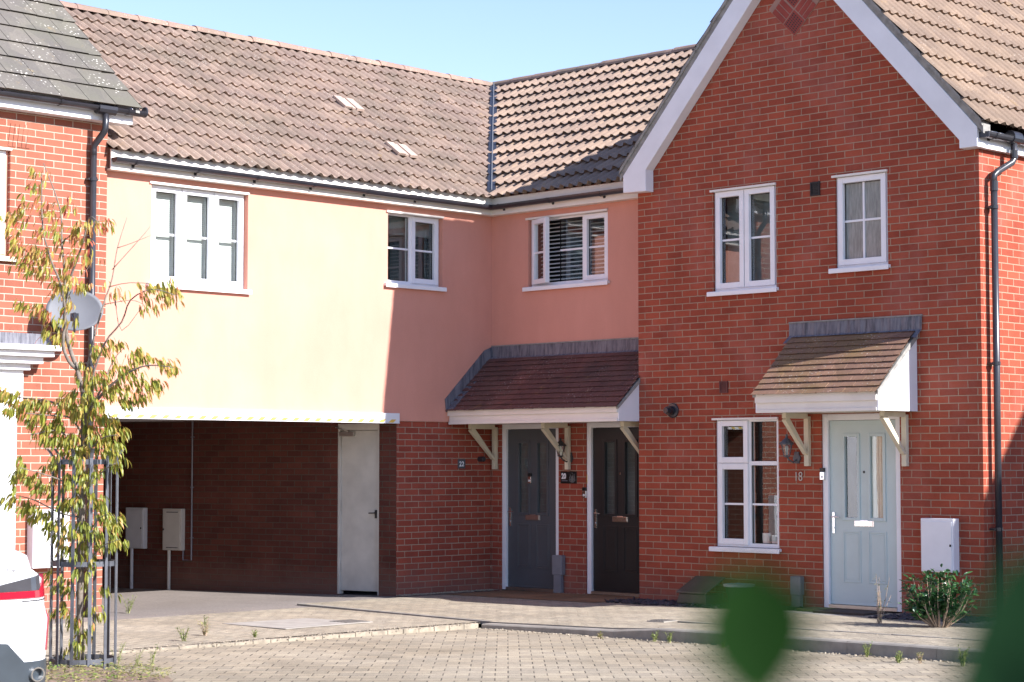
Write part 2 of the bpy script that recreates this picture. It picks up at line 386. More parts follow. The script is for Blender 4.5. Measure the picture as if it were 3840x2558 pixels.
# wall with openings: axis 'y' faces -y (u = x), axis 'x' faces +x (u = y)
def Tmap(axis, c):
    if axis == 'y': return lambda u, d, z: (u, c+d, z)
    return lambda u, d, z: (c-d, u, z)
def wall(mb, axis, c, u0, u1, z0, z1, holes=(), reveal=.14):
    T = Tmap(axis, c)
    us = sorted({u0, u1, *[h[0] for h in holes], *[h[1] for h in holes]}); zs = sorted({z0, z1, *[h[2] for h in holes], *[h[3] for h in holes]})
    for i in range(len(us)-1):
        for j in range(len(zs)-1):
            a, b_, e, f = us[i], us[i+1], zs[j], zs[j+1]; m_ = ((a+b_)/2, (e+f)/2)
            if any(h[0] < m_[0] < h[1] and h[2] < m_[1] < h[3] for h in holes): continue
            mb.poly([T(a,0,e), T(b_,0,e), T(b_,0,f), T(a,0,f)])
    for h in holes:
        a, b_, e, f = h[:4]; r = reveal
        mb.poly([T(a,0,e),T(a,r,e),T(a,r,f),T(a,0,f)]); mb.poly([T(b_,0,e),T(b_,0,f),T(b_,r,f),T(b_,r,e)])
        mb.poly([T(a,0,f),T(a,r,f),T(b_,r,f),T(b_,0,f)]); mb.poly([T(a,0,e),T(b_,0,e),T(b_,r,e),T(a,r,e)])
    return mb

def ring(mb, T, u0, u1, z0, z1, wd, d0, d1):
    """rectangular frame of width wd between depths d0 (front) and d1"""
    B = lambda a, b_, e, f: mb.box(a, b_, d0, d1, e, f, T)
    B(u0, u0+wd, z0, z1); B(u1-wd, u1, z0, z1); B(u0+wd, u1-wd, z0, z0+wd); B(u0+wd, u1-wd, z1-wd, z1)

def window(house, axis, c, u0, u1, z0, z1, panels, rec=.06, blind=None, room='dark_int', lintel=True, label=None, sillx=(.06,.03), glass='glass', sillmat='upvc', extra=None):
    """panels: list of (pu0,pu1,pz0,pz1,sash,[bars]) in fractions; the window is a part, its pieces sub-parts"""
    T = Tmap(axis, c); f = MB(); W = u1-u0; H = z1-z0
    zb = z0+.035
    ring(f, T, u0+.004, u1-.004, zb, z1-.004, .042, rec, rec+.07)
    cuts = sorted({p[0] for p in panels} | {p[1] for p in panels})
    for q in cuts[1:-1]: f.box(u0+W*q-.022, u0+W*q+.022, rec+.001, rec+.069, zb+.042, z1-.046, T)
    for q in sorted({p[2] for p in panels if p[2] > 0}):
        f.box(u0+.046, u1-.046, rec+.002, rec+.068, z0+H*q-.022, z0+H*q+.022, T)
    fr = f.build('window', M['upvc'], house)
    if label: fr['label'] = label
    s_ = MB(); s_.box(u0-sillx[0], u1+sillx[1], -.045, rec+.01, z0-.004, z0+.03, T); s_.box(u0-sillx[0], u1+sillx[1], -.049, -.035, z0-.022, z0+.024, T)
    s_.build('sill', M[sillmat], fr, bevel=.004)
    if lintel:
        MB().box(u0-.03, u1+.004, -.022, rec-.004, z1-.024, z1-.001, T).build('head_trim', M['fascia'], fr)
    g = MB(); sb = MB(); bars = MB(); gask = MB()
    for (a, b_, e, h_, sash, bl) in panels:
        a0 = u0+W*a + (.022 if a > 0 else .046); b0 = u0+W*b_ - (.022 if b_ < 1 else .046)
        e0 = z0+H*e + (.022 if e > 0 else .077); h0 = z0+H*h_ - (.022 if h_ < 1 else .046)
        if sash: 
            ring(sb, T, a0-.016, b0+.016, e0-.016, h0+.016, .062, rec-.022, rec+.05); ins = .046
        else: ins = 0
        ga, gb, ge, gh = a0+ins, b0-ins, e0+ins, h0-ins
        g.poly([T(ga,rec+.03,ge),T(gb,rec+.03,ge),T(gb,rec+.03,gh),T(ga,rec+.03,gh)])
        ring(gask, T, ga-.001, gb+.001, ge-.001, gh+.001, .007, rec+.02, rec+.034)
        for kind, q in bl:
            if kind == 'h': zc = ge+(gh-ge)*q; bars.box(ga+.004, gb-.004, rec+.018, rec+.04, zc-.011, zc+.011, T)
            else: uc = ga+(gb-ga)*q; bars.box(uc-.011, uc+.011, rec+.017, rec+.041, ge+.004, gh-.004, T)
    if sb.v: sb.build('casement', M['upvc'], fr, bevel=.004)
    g.build('pane', M[glass], fr, recalc=False); gask.build('gasket', M['rubber'], fr)
    if bars.v: bars.build('glazing_bar', M['upvc'], fr)
    r = MB(); D0, D1 = rec+.075, rec+.95
    r.poly([T(u0-.3,D1,z0-.4),T(u1+.3,D1,z0-.4),T(u1+.3,D1,z1+.1),T(u0-.3,D1,z1+.1)])
    for uu, s2 in ((u0-.3,1),(u1+.3,1)): r.poly([T(uu,D0,z0-.4),T(uu,D1,z0-.4),T(uu,D1,z1+.1),T(uu,D0,z1+.1)])
    for zz in (z0-.4, z1+.1): r.poly([T(u0-.3,D0,zz),T(u1+.3,D0,zz),T(u1+.3,D1,zz),T(u0-.3,D1,zz)])
    for A in ((u0-.3,u0+.02,z0-.4,z1+.1),(u1-.02,u1+.3,z0-.4,z1+.1)): r.poly([T(A[0],D0,A[2]),T(A[1],D0,A[2]),T(A[1],D0,A[3]),T(A[0],D0,A[3])])
    for A in ((z0-.4,z0+.03),(z1-.02,z1+.1)): r.poly([T(u0+.02,D0,A[0]),T(u1-.02,D0,A[0]),T(u1-.02,D0,A[1]),T(u0+.02,D0,A[1])])
    r.build('room', M[room], fr)
    if blind:
        kind, mt, off = blind; b2 = MB()
        if kind == 'venetian':
            zc = z1-.07
            while zc > z0+.08:
                b2.poly([T(u0+.04,off-.010,zc-.016),T(u1-.04,off-.010,zc-.016),T(u1-.04,off+.010,zc+.002),T(u0+.04,off+.010,zc+.002)]); zc -= .05
        elif kind == 'closed':
            zc = z1-.03
            while zc > z0+.03:
                b2.poly([T(u0+.02,off-.004,zc-.0245),T(u1-.02,off-.004,zc-.0245),T(u1-.02,off+.004,zc),T(u0+.02,off+.004,zc)]); zc -= .024
        elif kind == 'vertical':
            q = u0+.03
            while q < u1-.05:
                b2.poly([T(q,off,z0+.04),T(q+.085,off+.012,z0+.04),T(q+.085,off+.012,z1-.04),T(q,off,z1-.04)]); q += .088
        elif kind == 'roller':
            b2.box(u0+.03, u1-.03, off, off+.004, z0+(z1-z0)*.72, z1-.03, T)
        b2.build('blind', M[mt], fr)
    return fr

def door(house, axis, c, u0, u1, z0, z1, mat, label, rec=.05, letter='chrome', glassk='glass', hinge='r'):
    T = Tmap(axis, c)
    f = MB(); fw_ = .068
    f.box(u0, u0+fw_, rec-.03, rec+.06, z0, z1, T); f.box(u1-fw_, u1, rec-.03, rec+.06, z0, z1, T); f.box(u0+fw_, u1-fw_, rec-.03, rec+.06, z1-fw_, z1, T)
    fr = f.build('door_frame', M['upvc'], house, bevel=.004)
    MB().box(u0+fw_, u1-fw_, rec-.035, rec+.06, z0, z0+.035, T).build('threshold', M['steel'], fr)
    a, b_, e, h = u0+fw_+.004, u1-fw_-.004, z0+.04, z1-fw_-.004; W = b_-a; H = h-e
    lf = MB(); d0 = rec+.005
    gl = [(a+W*.22, a+W*.42), (a+W*.60, a+W*.80)]; gz = (e+H*.47, e+H*.915)
    # leaf face with two glazed openings
    us = [a, gl[0][0], gl[0][1], gl[1][0], gl[1][1], b_]; zs = [e, gz[0], gz[1], h]
    for i in range(5):
        for j in range(3):
            if i in (1, 3) and j == 1: continue
            lf.poly([T(us[i],d0,zs[j]),T(us[i+1],d0,zs[j]),T(us[i+1],d0,zs[j+1]),T(us[i],d0,zs[j+1])])
    lf.poly([T(a,d0+.045,e),T(b_,d0+.045,e),T(b_,d0+.045,h),T(a,d0+.045,h)])
    for (x0, x1) in gl: ring(lf, T, x0-.028, x1+.028, gz[0]-.028, gz[1]+.028, .034, d0-.012, d0+.03)
    for (x0, x1) in gl:
        q0, q1 = e+H*.12, e+H*.40
        ring(lf, T, x0-.03, x1+.03, q0, q1, .018, d0-.007, d0+.01)
        ring(lf, T, x0-.005, x1+.005, q0+.028, q1-.028, .012, d0-.004, d0+.01)
    dr = lf.build('door', M[mat], house, bevel=.003); dr['label'] = label
    g = MB()
    for (x0, x1) in gl: g.poly([T(x0,d0+.016,gz[0]),T(x1,d0+.016,gz[0]),T(x1,d0+.016,gz[1]),T(x0,d0+.016,gz[1])])
    g.build('door_glass', M[glassk], dr, recalc=False)
    bk = MB()
    for (x0, x1) in gl: bk.poly([T(x0,d0+.04,gz[0]),T(x1,d0+.04,gz[0]),T(x1,d0+.04,gz[1]),T(x0,d0+.04,gz[1])])
    bk.build('lining', M['grey_int' if mat != 'sage' else 'dark_int'], dr)
    hx = a+.045
    hd = MB(); hd.box(hx-.014, hx+.014, d0-.012, d0, e+H*.385, e+H*.50, T)
    hd.tube([T(hx,d0-.012,e+H*.475), T(hx,d0-.045,e+H*.475), T(hx+.10,d0-.05,e+H*.475)], .008)
    hd.lathe(T(hx,d0,e+H*.415), [(.009,-.018),(.009,0)], 10, 'y' if axis == 'y' else 'x')
    hd.build('handle', M['chrome'], dr, bevel=.002)
    uc = (a+b_)/2+.01
    lb = MB(); lb.box(uc-.125, uc+.125, d0-.010, d0, e+H*.425, e+H*.455+.012, T); lb.box(uc-.112, uc+.112, d0-.016, d0-.009, e+H*.425+.006, e+H*.455+.004, T)
    lb.build('letterbox', M[letter], dr, bevel=.003)
    return dr, (a, b_, e, h, d0, T)

def tiles(mb, O, U, Vv, width, length, gauge=.345, pitch=.15, amp=.022, thick=.022, prof='roman', clip=None, jag=.0):
    """O lower-left corner on the roof plane, U along the eaves, Vv up the slope (unit vectors). Real corrugated courses."""
    O, U, Vv = V(O), V(U), V(Vv); Nn = U.cross(Vv).normalized()
    if Nn.z < 0: Nn = -Nn
    if prof == 'roman': ph = [(0,0),(.12,.55),(.28,1),(.46,.72),(.6,.25),(.74,.03),(.9,0)]
    else: ph = [(0,0),(.97,0),(.985,-.9)]
    us = []; nW = int(math.ceil(width/pitch))
    for k in range(nW):
        for (q, h) in ph:
            uu = (k+q)*pitch
            if uu <= width+(pitch if prof != 'roman' else 0): us.append((uu, h*amp, k))
    us.append((width+(pitch if prof != 'roman' else 0), 0, nW))
    nc = int(math.ceil(length/gauge-1e-6))
    for c in range(nc):
        v0 = c*gauge; v1 = min(length, (c+1)*gauge+.02)
        js = {}
        off = .5*pitch if (prof != 'roman' and c % 2) else 0
        lo, hi, fr_ = [], [], []
        for (uu, h, k) in us:
            if k not in js: js[k] = (rnd.uniform(-jag, jag), rnd.uniform(-jag, jag)*.6)
            j1, j2 = js[k]; x = min(width, max(0, uu-off)) if prof != 'roman' else uu
            p0 = O + U*x + Vv*(v0-.02+j1) + Nn*(h+thick+j2); p1 = O + U*x + Vv*v1 + Nn*(h+.002+j2*.3)
            lo.append(p0); hi.append(p1); fr_.append(p0 - Nn*thick + Vv*thick*1.1)
        a = mb.vs(lo); b_ = mb.vs(hi); e = mb.vs(lo); g = mb.vs(fr_)
        for i in range(len(us)-1):
            mb.f.append([a[i], a[i+1], b_[i+1], b_[i]]); mb.f.append([g[i], g[i+1], e[i+1], e[i]])
    return mb
def ridge(mb, A, B, r=.11, seg=.45, drop=.0):
    A, B = V(A), V(B); L = (B-A).length; t = (B-A).normalized(); s_ = t.cross(V((0,0,1))).normalized(); u_ = s_.cross(t)
    n = max(1, round(L/seg))
    for i in range(n):
        p0 = A+t*(L*i/n+.004); p1 = A+t*(L*(i+1)/n+.012); r0, r1 = r*1.06, r*.98
        dz = rnd.uniform(-.006, .006)
        ra, rb = [], []
        for k in range(9):
            an = pi*k/8
            ra.append(p0+s_*cos(an)*r0+u_*(sin(an)*r0*.8+dz)); rb.append(p1+s_*cos(an)*r1+u_*(sin(an)*r1*.8+dz))
        a = mb.vs(ra); b_ = mb.vs(rb)
        for k in range(8): mb.f.append([a[k], a[k+1], b_[k+1], b_[k]])
        mb.f.append(a[::-1]); mb.f.append(b_)
    return mb
def gutter(mb, A, B, r=.058, out=None):
    """half-round gutter from A to B (3D, centre line of the rim)"""
    A, B = V(A), V(B); t = (B-A).normalized(); s_ = t.cross(V((0,0,1))).normalized()
    ra, rb, ia, ib = [], [], [], []
    for k in range(9):
        an = pi + pi*k/8; v_ = s_*cos(an)*r + V((0,0,1))*sin(an)*r; w_ = v_*.88
        ra.append(A+v_); rb.append(B+v_); ia.append(A+w_); ib.append(B+w_)
    a = mb.vs(ra); b_ = mb.vs(rb); c = mb.vs(ia); d = mb.vs(ib)
    for k in range(8): mb.f.append([a[k],a[k+1],b_[k+1],b_[k]]); mb.f.append([c[k+1],c[k],d[k],d[k+1]])
    mb.f.append([a[0],b_[0],d[0],c[0]]); mb.f.append([a[8],c[8],d[8],b_[8]])
    mb.f.append(a[:]); mb.f.append(b_[::-1]); return mb
def bracket_g(mb, p, t, r=.062, wd=.03):
    mb.mark()
    """gutter bracket clip round the gutter at p, t along the gutter"""
    t = V(t); s_ = t.cross(V((0,0,1))).normalized(); p = V(p)
    pts = [p + s_*cos(pi+pi*k/8)*(r+.004) + V((0,0,1))*sin(pi+pi*k/8)*(r+.004) for k in range(9)]
    for q in (-1, 1):
        pass
    a = mb.vs([x - t*wd/2 for x in pts]); b_ = mb.vs([x + t*wd/2 for x in pts])
    for k in range(8): mb.f.append([a[k],a[k+1],b_[k+1],b_[k]])
def text(txt, size, T, depth, mat, name, parent=None, bold=0, sx=1.0):
    cu = bpy.data.curves.new(name, 'FONT'); cu.body = txt; cu.size = size; cu.extrude = depth/2; cu.offset = bold
    ob = bpy.data.objects.new('tmp', cu); col.objects.link(ob); bpy.context.view_layer.update()
    dg = bpy.context.evaluated_depsgraph_get(); me = bpy.data.meshes.new_from_object(ob.evaluated_get(dg))
    O = WO.get(parent.name, V((0,0,0))) if parent else V((0,0,0))
    for v_ in me.vertices: v_.co = V(T(v_.co.x*sx, -v_.co.z, v_.co.y)) - O
    col.objects.unlink(ob); bpy.data.objects.remove(ob); bpy.data.curves.remove(cu)
    me.materials.clear(); me.materials.append(mat)
    o = bpy.data.objects.new(name, me); col.objects.link(o)
    if parent: o.parent = parent; WO[o.name] = O
    return o
# ============================================================ SETTING: ground, road, paths, kerbs
def zroad(x, y): return -.10 + .012*((x-4)*.707-(y+3.6)*.707)
def zpath(x): 
    if x < 0: return -.02
    if x < 2.5: return -.02+.02*x/2.5
    return min(.05, (x-2.5)*.0085)
def zap(x): return -.034-.006*x if x > 0 else -.034+.010*max(x, -5)
def sheet(name, xs, ys, zf, mat, kind='structure'):
    m = MB(); idx = [[m.vs([(x, y, zf(x, y))])[0] for y in ys] for x in xs]
    for i in range(len(xs)-1):
        for j in range(len(ys)-1): m.f.append([idx[i][j], idx[i+1][j], idx[i+1][j+1], idx[i][j+1]])
    o = m.build(name, mat); o['kind'] = kind; return o
sheet('ground', [-1500, 1500], [-1500, 1500], lambda x, y: -.22, M['ground'])
sheet('road', [3.36, 45], [-45, -3.5], zroad, M['road'])
def drop(x):
    if x < 3.4: return max(0, (x-.3)/3.1)*.052
    if x < 5.2: return .052-(x-3.4)/1.8*.022
    return max(0, .030*(1-(x-5.2)/.6))
def zedge(x): return zpath(x)-drop(x)
fx = [.30+.3*i for i in range(40)]
sheet('footpath', fx, [-3.38, -2.9, -2.4, -1.6, -.3, .3], lambda x, y: zpath(x)-drop(x)*max(0, min(1, (-y-2.4)/.98)), M['path'])
sheet('driveway', [-8, -5, -3, -1.5, 0, .6, 1.5, 2.4, 3.28], [-40, -14, -8, -5, -3.42, -1.4, .2], lambda x, y: zap(x)-(.004 if x > .29 and y > -3.4 else 0)-(0.03 if (x > .5 and y > -3.3) else 0), M['apron'])
# worn paved strip of the crossing, laid over the tarmac
sheet('crossing_paving', [.62, 1.4, 2.2, 3.28], [-39, -13.9, -8, -5, -3.43], lambda x, y: zap(x)+.005, M['path'])
sheet('paving_slabs', [.32, 1, 1.8, 2.79], [-1.12, -.6, -.02], lambda x, y: zpath(x)+.006, M['slab'])
# kerbs
k = MB()
def kz(x): return zedge(x)-.014*max(0, min(1, (5.8-x)/.6))
xs = [3.41+.3*i for i in range(32)]
for a, b_ in zip(xs[:-1], xs[1:]):
    a2, b2 = a+.0, b_-.0
    g = .003 if int((a-3.41)/.3+.5) % 3 == 0 else 0
    p = [(a2+g,-3.505,zroad(a,-3.5)-.1),(b2,-3.505,zroad(b_,-3.5)-.1),(b2,-3.505,kz(b_)-.012),(b2,-3.49,kz(b_)),(b2,-3.381,kz(b_)+.002),(a2+g,-3.381,kz(a)+.002),(a2+g,-3.49,kz(a)),(a2+g,-3.505,kz(a)-.012)]
    i = k.vs(p); k.f += [[i[0],i[1],i[2],i[7]],[i[7],i[2],i[3],i[6]],[i[6],i[3],i[4],i[5]]]
    if kz(a) < zedge(a)-.003:
        q = k.vs([(a,-3.383,kz(a)),(b_,-3.383,kz(b_)),(b_,-3.383,zedge(b_)+.001),(a,-3.383,zedge(a)+.001)]); k.f.append(q)
# upstand between footpath and crossing
xs = [.30+.31*i for i in range(11)]
for a, b_ in zip(xs[:-1], xs[1:]):
    q = k.vs([(a,-3.384,zap(a)-.02),(b_,-3.384,zap(b_)-.02),(b_,-3.384,zedge(b_)+.003),(a,-3.384,zedge(a)+.003),(a,-3.33,zedge(a)+.006),(b_,-3.33,zedge(b_)+.006)])
    k.f += [[q[0],q[1],q[2],q[3]],[q[3],q[2],q[5],q[4]]]
o = k.build('kerb', M['kerb']); o['kind'] = 'structure'
k = MB(); y = -3.52
while y > -13:
    k.box(3.30, 3.385, y-.20, y, -.2, zap(3.3)+rnd.uniform(-.002,.005)); y -= .206
o = k.build('flush_kerb', M['edge'], bevel=.004); o['kind'] = 'structure'
k = MB()
for i in range(10): k.box(5.35+.62*i, 5.35+.62*i+.612, -2.72, -2.67, -.1, zpath(5.6+.62*i)+.006)
o = k.build('path_edging', M['kerb']); o['kind'] = 'structure'

# ============================================================ PINK HOUSE (carport wing and corner wing)
pk = thing('pink_house', 'terraced house with sunlit pink render, brown pantile roof and carport, left of the brick gable', 'house', (0, 0, 0))
W1 = (-5.207, -3.888, 3.500, 4.640); W2 = (-1.765, -.856, 3.715, 4.630); W3 = (.652, 1.991, 3.730, 4.630)
m = MB(); wall(m, 'x', 0, -9, 0, 2.08, 4.95, [W1, W2], .13); wall(m, 'y', 0, 0, 3.2, 2.5, 4.95, [W3], .13)
m.poly([(0,-9,2.08),(0,0,2.08),(-.02,0,2.08),(-.02,-9,2.08)])
m.build('rendered_wall', M['render'], pk)
D1 = (.160, 1.159, -.01, 2.064); D2 = (1.612, 2.612, .0, 2.066)
m = MB(); wall(m, 'x', -.014, -1.6, 0, -.2, 2.079, [], .1); wall(m, 'y', .010, -.02, 3.2, -.2, 2.5, [(D1[0],D1[1],-.2,D1[3]), (D2[0],D2[1],-.2,D2[3])], .12)
m.build('brick_wall', M['brick_pier'], pk)
# carport: skewed side wall, back wall, ceiling
TH = R(13); wd = V((-cos(TH), -sin(TH), 0)); wn = V((sin(TH), -cos(TH), 0)); WC = V((-.014, -1.6, 0))
def TW(u, d, z): p = WC + wd*u - wn*d; return (p.x, p.y, z)   # u along the wall from the corner, d into the wall
def PW(x, y):
    d = ray(x, y); t = (WC-CAM).dot(wn)/d.dot(wn); p = CAM+d*t; return (p-WC).dot(wd), p.z
du1, dzb = PW(1420, 2215); du2, _ = PW(1263, 2212); dzt = 2.055
m = MB()
for (a, b_, e, f) in ((0, du1, -.2, 2.12), (du2, 8.5, -.2, 2.12), (du1, du2, dzt, 2.12)): m.poly([TW(a,0,e),TW(b_,0,e),TW(b_,0,f),TW(a,0,f)])
for uu in (du1, du2): m.poly([TW(uu,0,-.2),TW(uu,.1,-.2),TW(uu,.1,dzt),TW(uu,0,dzt)])
m.poly([(-6.6,-9,-.3),(-6.6,-1.5,-.3),(-6.6,-1.5,2.12),(-6.6,-9,2.12)])
m.build('carport_wall', M['brick_carport_shaded'], pk)
m = MB().box(-6.6, -.025, -9, -1.6, 2.115, 2.15); m.build('carport_ceiling', M['white_paint'], pk)
m = MB().box(.001, .034, -5.95, -1.593, 2.055, 2.172); m.box(-.02, .038, -5.95, -1.590, 2.049, 2.0555)
bm_ = m.build('carport_beam', M['white_paint'], pk, bevel=.003)
m = MB(); y = -5.9
while y < -1.72:
    m.prism([(.0345, y, 2.058), (.0345, y+.075, 2.058), (.0345, y+.125, 2.096), (.0345, y+.05, 2.096)], (.003, 0, 0)); y += .165
m.build('hazard_tape', M['yellow'], bm_)
# flush service door
lf = MB(); lf.box(du1+.03, du2-.03, .045, .085, .012, dzt-.085, TW)
sd = lf.build('service_door', M['ply'], pk, bevel=.002); sd['label'] = 'plain off-white flush door in the carport side wall'
f = MB()
for a in ((du1, du1+.028), (du2-.028, du2)): f.box(a[0], a[1], .01, .1, -.03, dzt, TW)
f.box(du1+.028, du2-.028, .012, .1, dzt-.08, dzt, TW); f.build('service_door_frame', M['ply'], sd)
c = MB(); uc = du1+.50; c.box(uc-.11, uc+.11, .0, .045, dzt-.155, dzt-.10, TW)
c.tube([TW(uc-.02,.02,dzt-.10), TW(uc-.02,-.1,dzt-.07), TW(uc+.16,.0,dzt-.045)], .009, 6); c.build('door_closer', M['steel'], sd, bevel=.004)
c = MB(); c.tube([TW(du1+.075,.045,.965), TW(du1+.075,.0,.965), TW(du1+.15,-.004,.962)], .009, 6); c.box(du1+.06, du1+.09, .035, .045, .90, 1.0, TW); c.build('handle', M['darkmetal'], sd)
c = MB()
for z in (.25, 1.0, 1.8): c.mark().box(du2-.036, du2-.024, .03, .044, z, z+.1, TW)
c.split('hinge', M['steel'], sd)
# conduit
m = MB(); cu1, cz0 = PW(721, 2101); cu2, _ = PW(690, 2103)
m.tube([TW(cu1,-.02,2.11), TW(cu1,-.02,cz0), TW(cu2,-.02,cz0), TW(cu2,-.02,cz0+.16)], .011, 8)
for z in (.6, 1.25, 1.9): m.box(cu1-.02, cu1+.02, -.03, -.002, z, z+.015, TW)
m.build('conduit', M['grey_pvc'], pk)
# windows
w1 = window(pk, 'x', 0, *W1, [(0,.333,0,1,True,[('h',.5)]), (.333,.666,0,1,True,[('h',.5)]), (.666,1,0,1,True,[('h',.5)])], rec=.07, blind=('closed','blind',.16), label='wide three-light window with closed white blinds')
w2 = window(pk, 'x', 0, *W2, [(0,.47,0,1,False,[('h',.5)]), (.47,1,0,1,True,[('h',.5)])], rec=.07, blind=('roller','blind_grey',.2), room='grey_int', label='small two-light window half in sunlight')
w3 = window(pk, 'y', 0, *W3, [(.335,.665,0,1,False,[('h',.5)]), (.665,1,0,1,True,[('h',.5)])], rec=.06, blind=('venetian','blind',.19), label='three-light window with its left casement ajar')
# the casement that stands ajar
T3 = Tmap('y', 0); hx = W3[0]+.05; an = R(20)
def TO(u, d, z): return T3(hx + u*cos(an) + d*sin(an), .045 - u*sin(an) + d*cos(an), z)
cw = (W3[1]-W3[0])*.335-.06
m = MB(); ring(m, TO, 0, cw, W3[2]+.06, W3[3]-.03, .06, -.03, .03); cs = m.build('open_casement', M['upvc'], w3, bevel=.004)
MB().poly([TO(.06,0,W3[2]+.12),TO(cw-.06,0,W3[2]+.12),TO(cw-.06,0,W3[3]-.09),TO(.06,0,W3[3]-.09)]).build('open_casement_pane', M['glass'], w3)
zc = (W3[2]+W3[3])/2; MB().box(.06, cw-.06, -.014, .014, zc-.011, zc+.011, TO).build('glazing_bar', M['upvc'], w3)
# doors
text_jobs = []
dg, gi = door(pk, 'y', .010, *D1, 'grey_paint', 'slate grey panelled front door on the left under the shared porch', letter='steel')
db, bi = door(pk, 'y', .010, *D2, 'black_paint', 'black panelled front door beside the brick gable', letter='chrome')
# roofs: one pitch of 35 degrees
cs35, sn35 = .8192, .5736
m = MB(); tiles(m, (.160, -5.83, 4.893), (0,1,0), (-cs35,0,sn35), 8.95, 4.00, .3335, .155, .040, .034, jag=.007)
m.build('roof', M['tile'], pk)['label'] = 'pale brown pantile roof slope over the carport wing'
m = MB(); tiles(m, (-3.12, -.160, 4.893), (1,0,0), (0,cs35,sn35), 7.5, 4.00, .3335, .155, .044, .052, jag=.007)
m.build('roof', M['tile2'], pk)['label'] = 'buff pantile roof slope over the corner wing'
m = MB()   # far slopes
m.poly([(-3.14,-9,7.19),(-3.14,3.14,7.19),(-6.6,3.22,4.9),(-6.6,-9,4.9)]); m.poly([(-3.14,3.14,7.19),(4.4,3.14,7.19),(4.4,6.6,4.9),(-6.6,6.6,4.9)])
m.build('rear_roof', M['tile'], pk)
m = MB(); m.poly([(-6.6,-9,-.2),(-6.6,6.6,-.2),(-6.6,6.6,4.95),(-6.6,-9,4.95)]); m.poly([(-6.6,6.6,-.2),(4.4,6.6,-.2),(4.4,6.6,4.95),(-6.6,6.6,4.95)]); m.build('rear_wall', M['brick'], pk)
ZR = 7.185
m = MB(); ridge(m, (-3.13, -6.5, ZR), (-3.13, 3.05, ZR)); ridge(m, (-3.13, 3.13, ZR+.004), (4.5, 3.13, ZR+.004)); m.build('ridge_tiles', M['ridge'], pk)
# valley lining, rising where the two slopes meet (x = -y)
m = MB(); a = V((.10, -.10, 4.965)); b_ = V((-3.08, 3.08, 7.195)); sdv = V((.707, .707, 0))
m.prism([a-sdv*.007+V((0,0,.065)), a+sdv*.007+V((0,0,.065)), b_+sdv*.007+V((0,0,.065)), b_-sdv*.007+V((0,0,.065))], (0,0,.015)); m.build('valley_lining', M['dishgrey'], pk)
m = MB(); m.prism([a-sdv*.055, a+sdv*.055, b_+sdv*.055, b_-sdv*.055], (0,0,.062)); m.build('valley_gutter', M['black_pvc'], pk)
# fascias, soffit and gutters
m = MB(); m.box(.001, .118, -5.814, -.118, 4.700, 4.712); m.box(.102, .120, -5.814, -.118, 4.712, 4.915)
m.box(.001, 3.0, -.118, -.001, 4.700, 4.712); m.box(.102, 3.0, -.120, -.102, 4.712, 4.915)
fa = m.build('fascia_board', M['fascia'], pk)
m = MB(); gutter(m, (.174, -5.81, 4.822), (.174, -.174, 4.812), .055); gutter(m, (.174, -.174, 4.812), (2.75, -.174, 4.820), .055)
gt = m.build('gutter', M['black_pvc'], pk, smooth=False)
m = MB()
for i in range(3, 9): bracket_g(m, (.174, -8.3+.82*i+.3, 4.818), (0,1,0), .058); m.box(.120, .132, -8.3+.82*i+.285, -8.3+.82*i+.315, 4.74, 4.83)
for i in range(3): bracket_g(m, (.35+.85*i, -.174, 4.816), (1,0,0), .058); m.box(.335+.85*i, .365+.85*i, -.132, -.120, 4.74, 4.83)
m.mark(); gutter(m, (.174,-.27,4.816),(.174,-.15,4.816), .058); gutter(m, (.15,-.174,4.816),(.27,-.174,4.816), .058); m.mark(); gutter(m, (.174,-1.60,4.819),(.174,-1.50,4.819), .057)
m.split('gutter_bracket', M['black_pvc'], gt)
# roof vents
M['ventpale'] = plain('pale_vent_tile', (.37,.28,.23), .85, var=.15, scale=20)
for (x, y, z), lb in (((-1.66, -.99, 6.21), 'upper'), ((-.63, -.99, 5.49), 'lower')):
    m = MB(); u_ = V((0,1,0)); v_ = V((-cs35,0,sn35)); n_ = V((sn35,0,cs35)); c = V((x, y, z))+n_*.018
    for (a, b_, e, f, h) in ((-.16,.16,-.13,.16,.022), (-.155,-.03,-.13,.17,.034), (.03,.155,-.15,.15,.034)):
        q = [c+u_*a+v_*e, c+u_*b_+v_*e, c+u_*b_+v_*f, c+u_*a+v_*f]; m.prism(q, n_*h)
    o = m.build('roof_vent_tile', M['ventpale'], pk)
    o['label'] = lb + ' pale vent tile set in the brown pantiles'

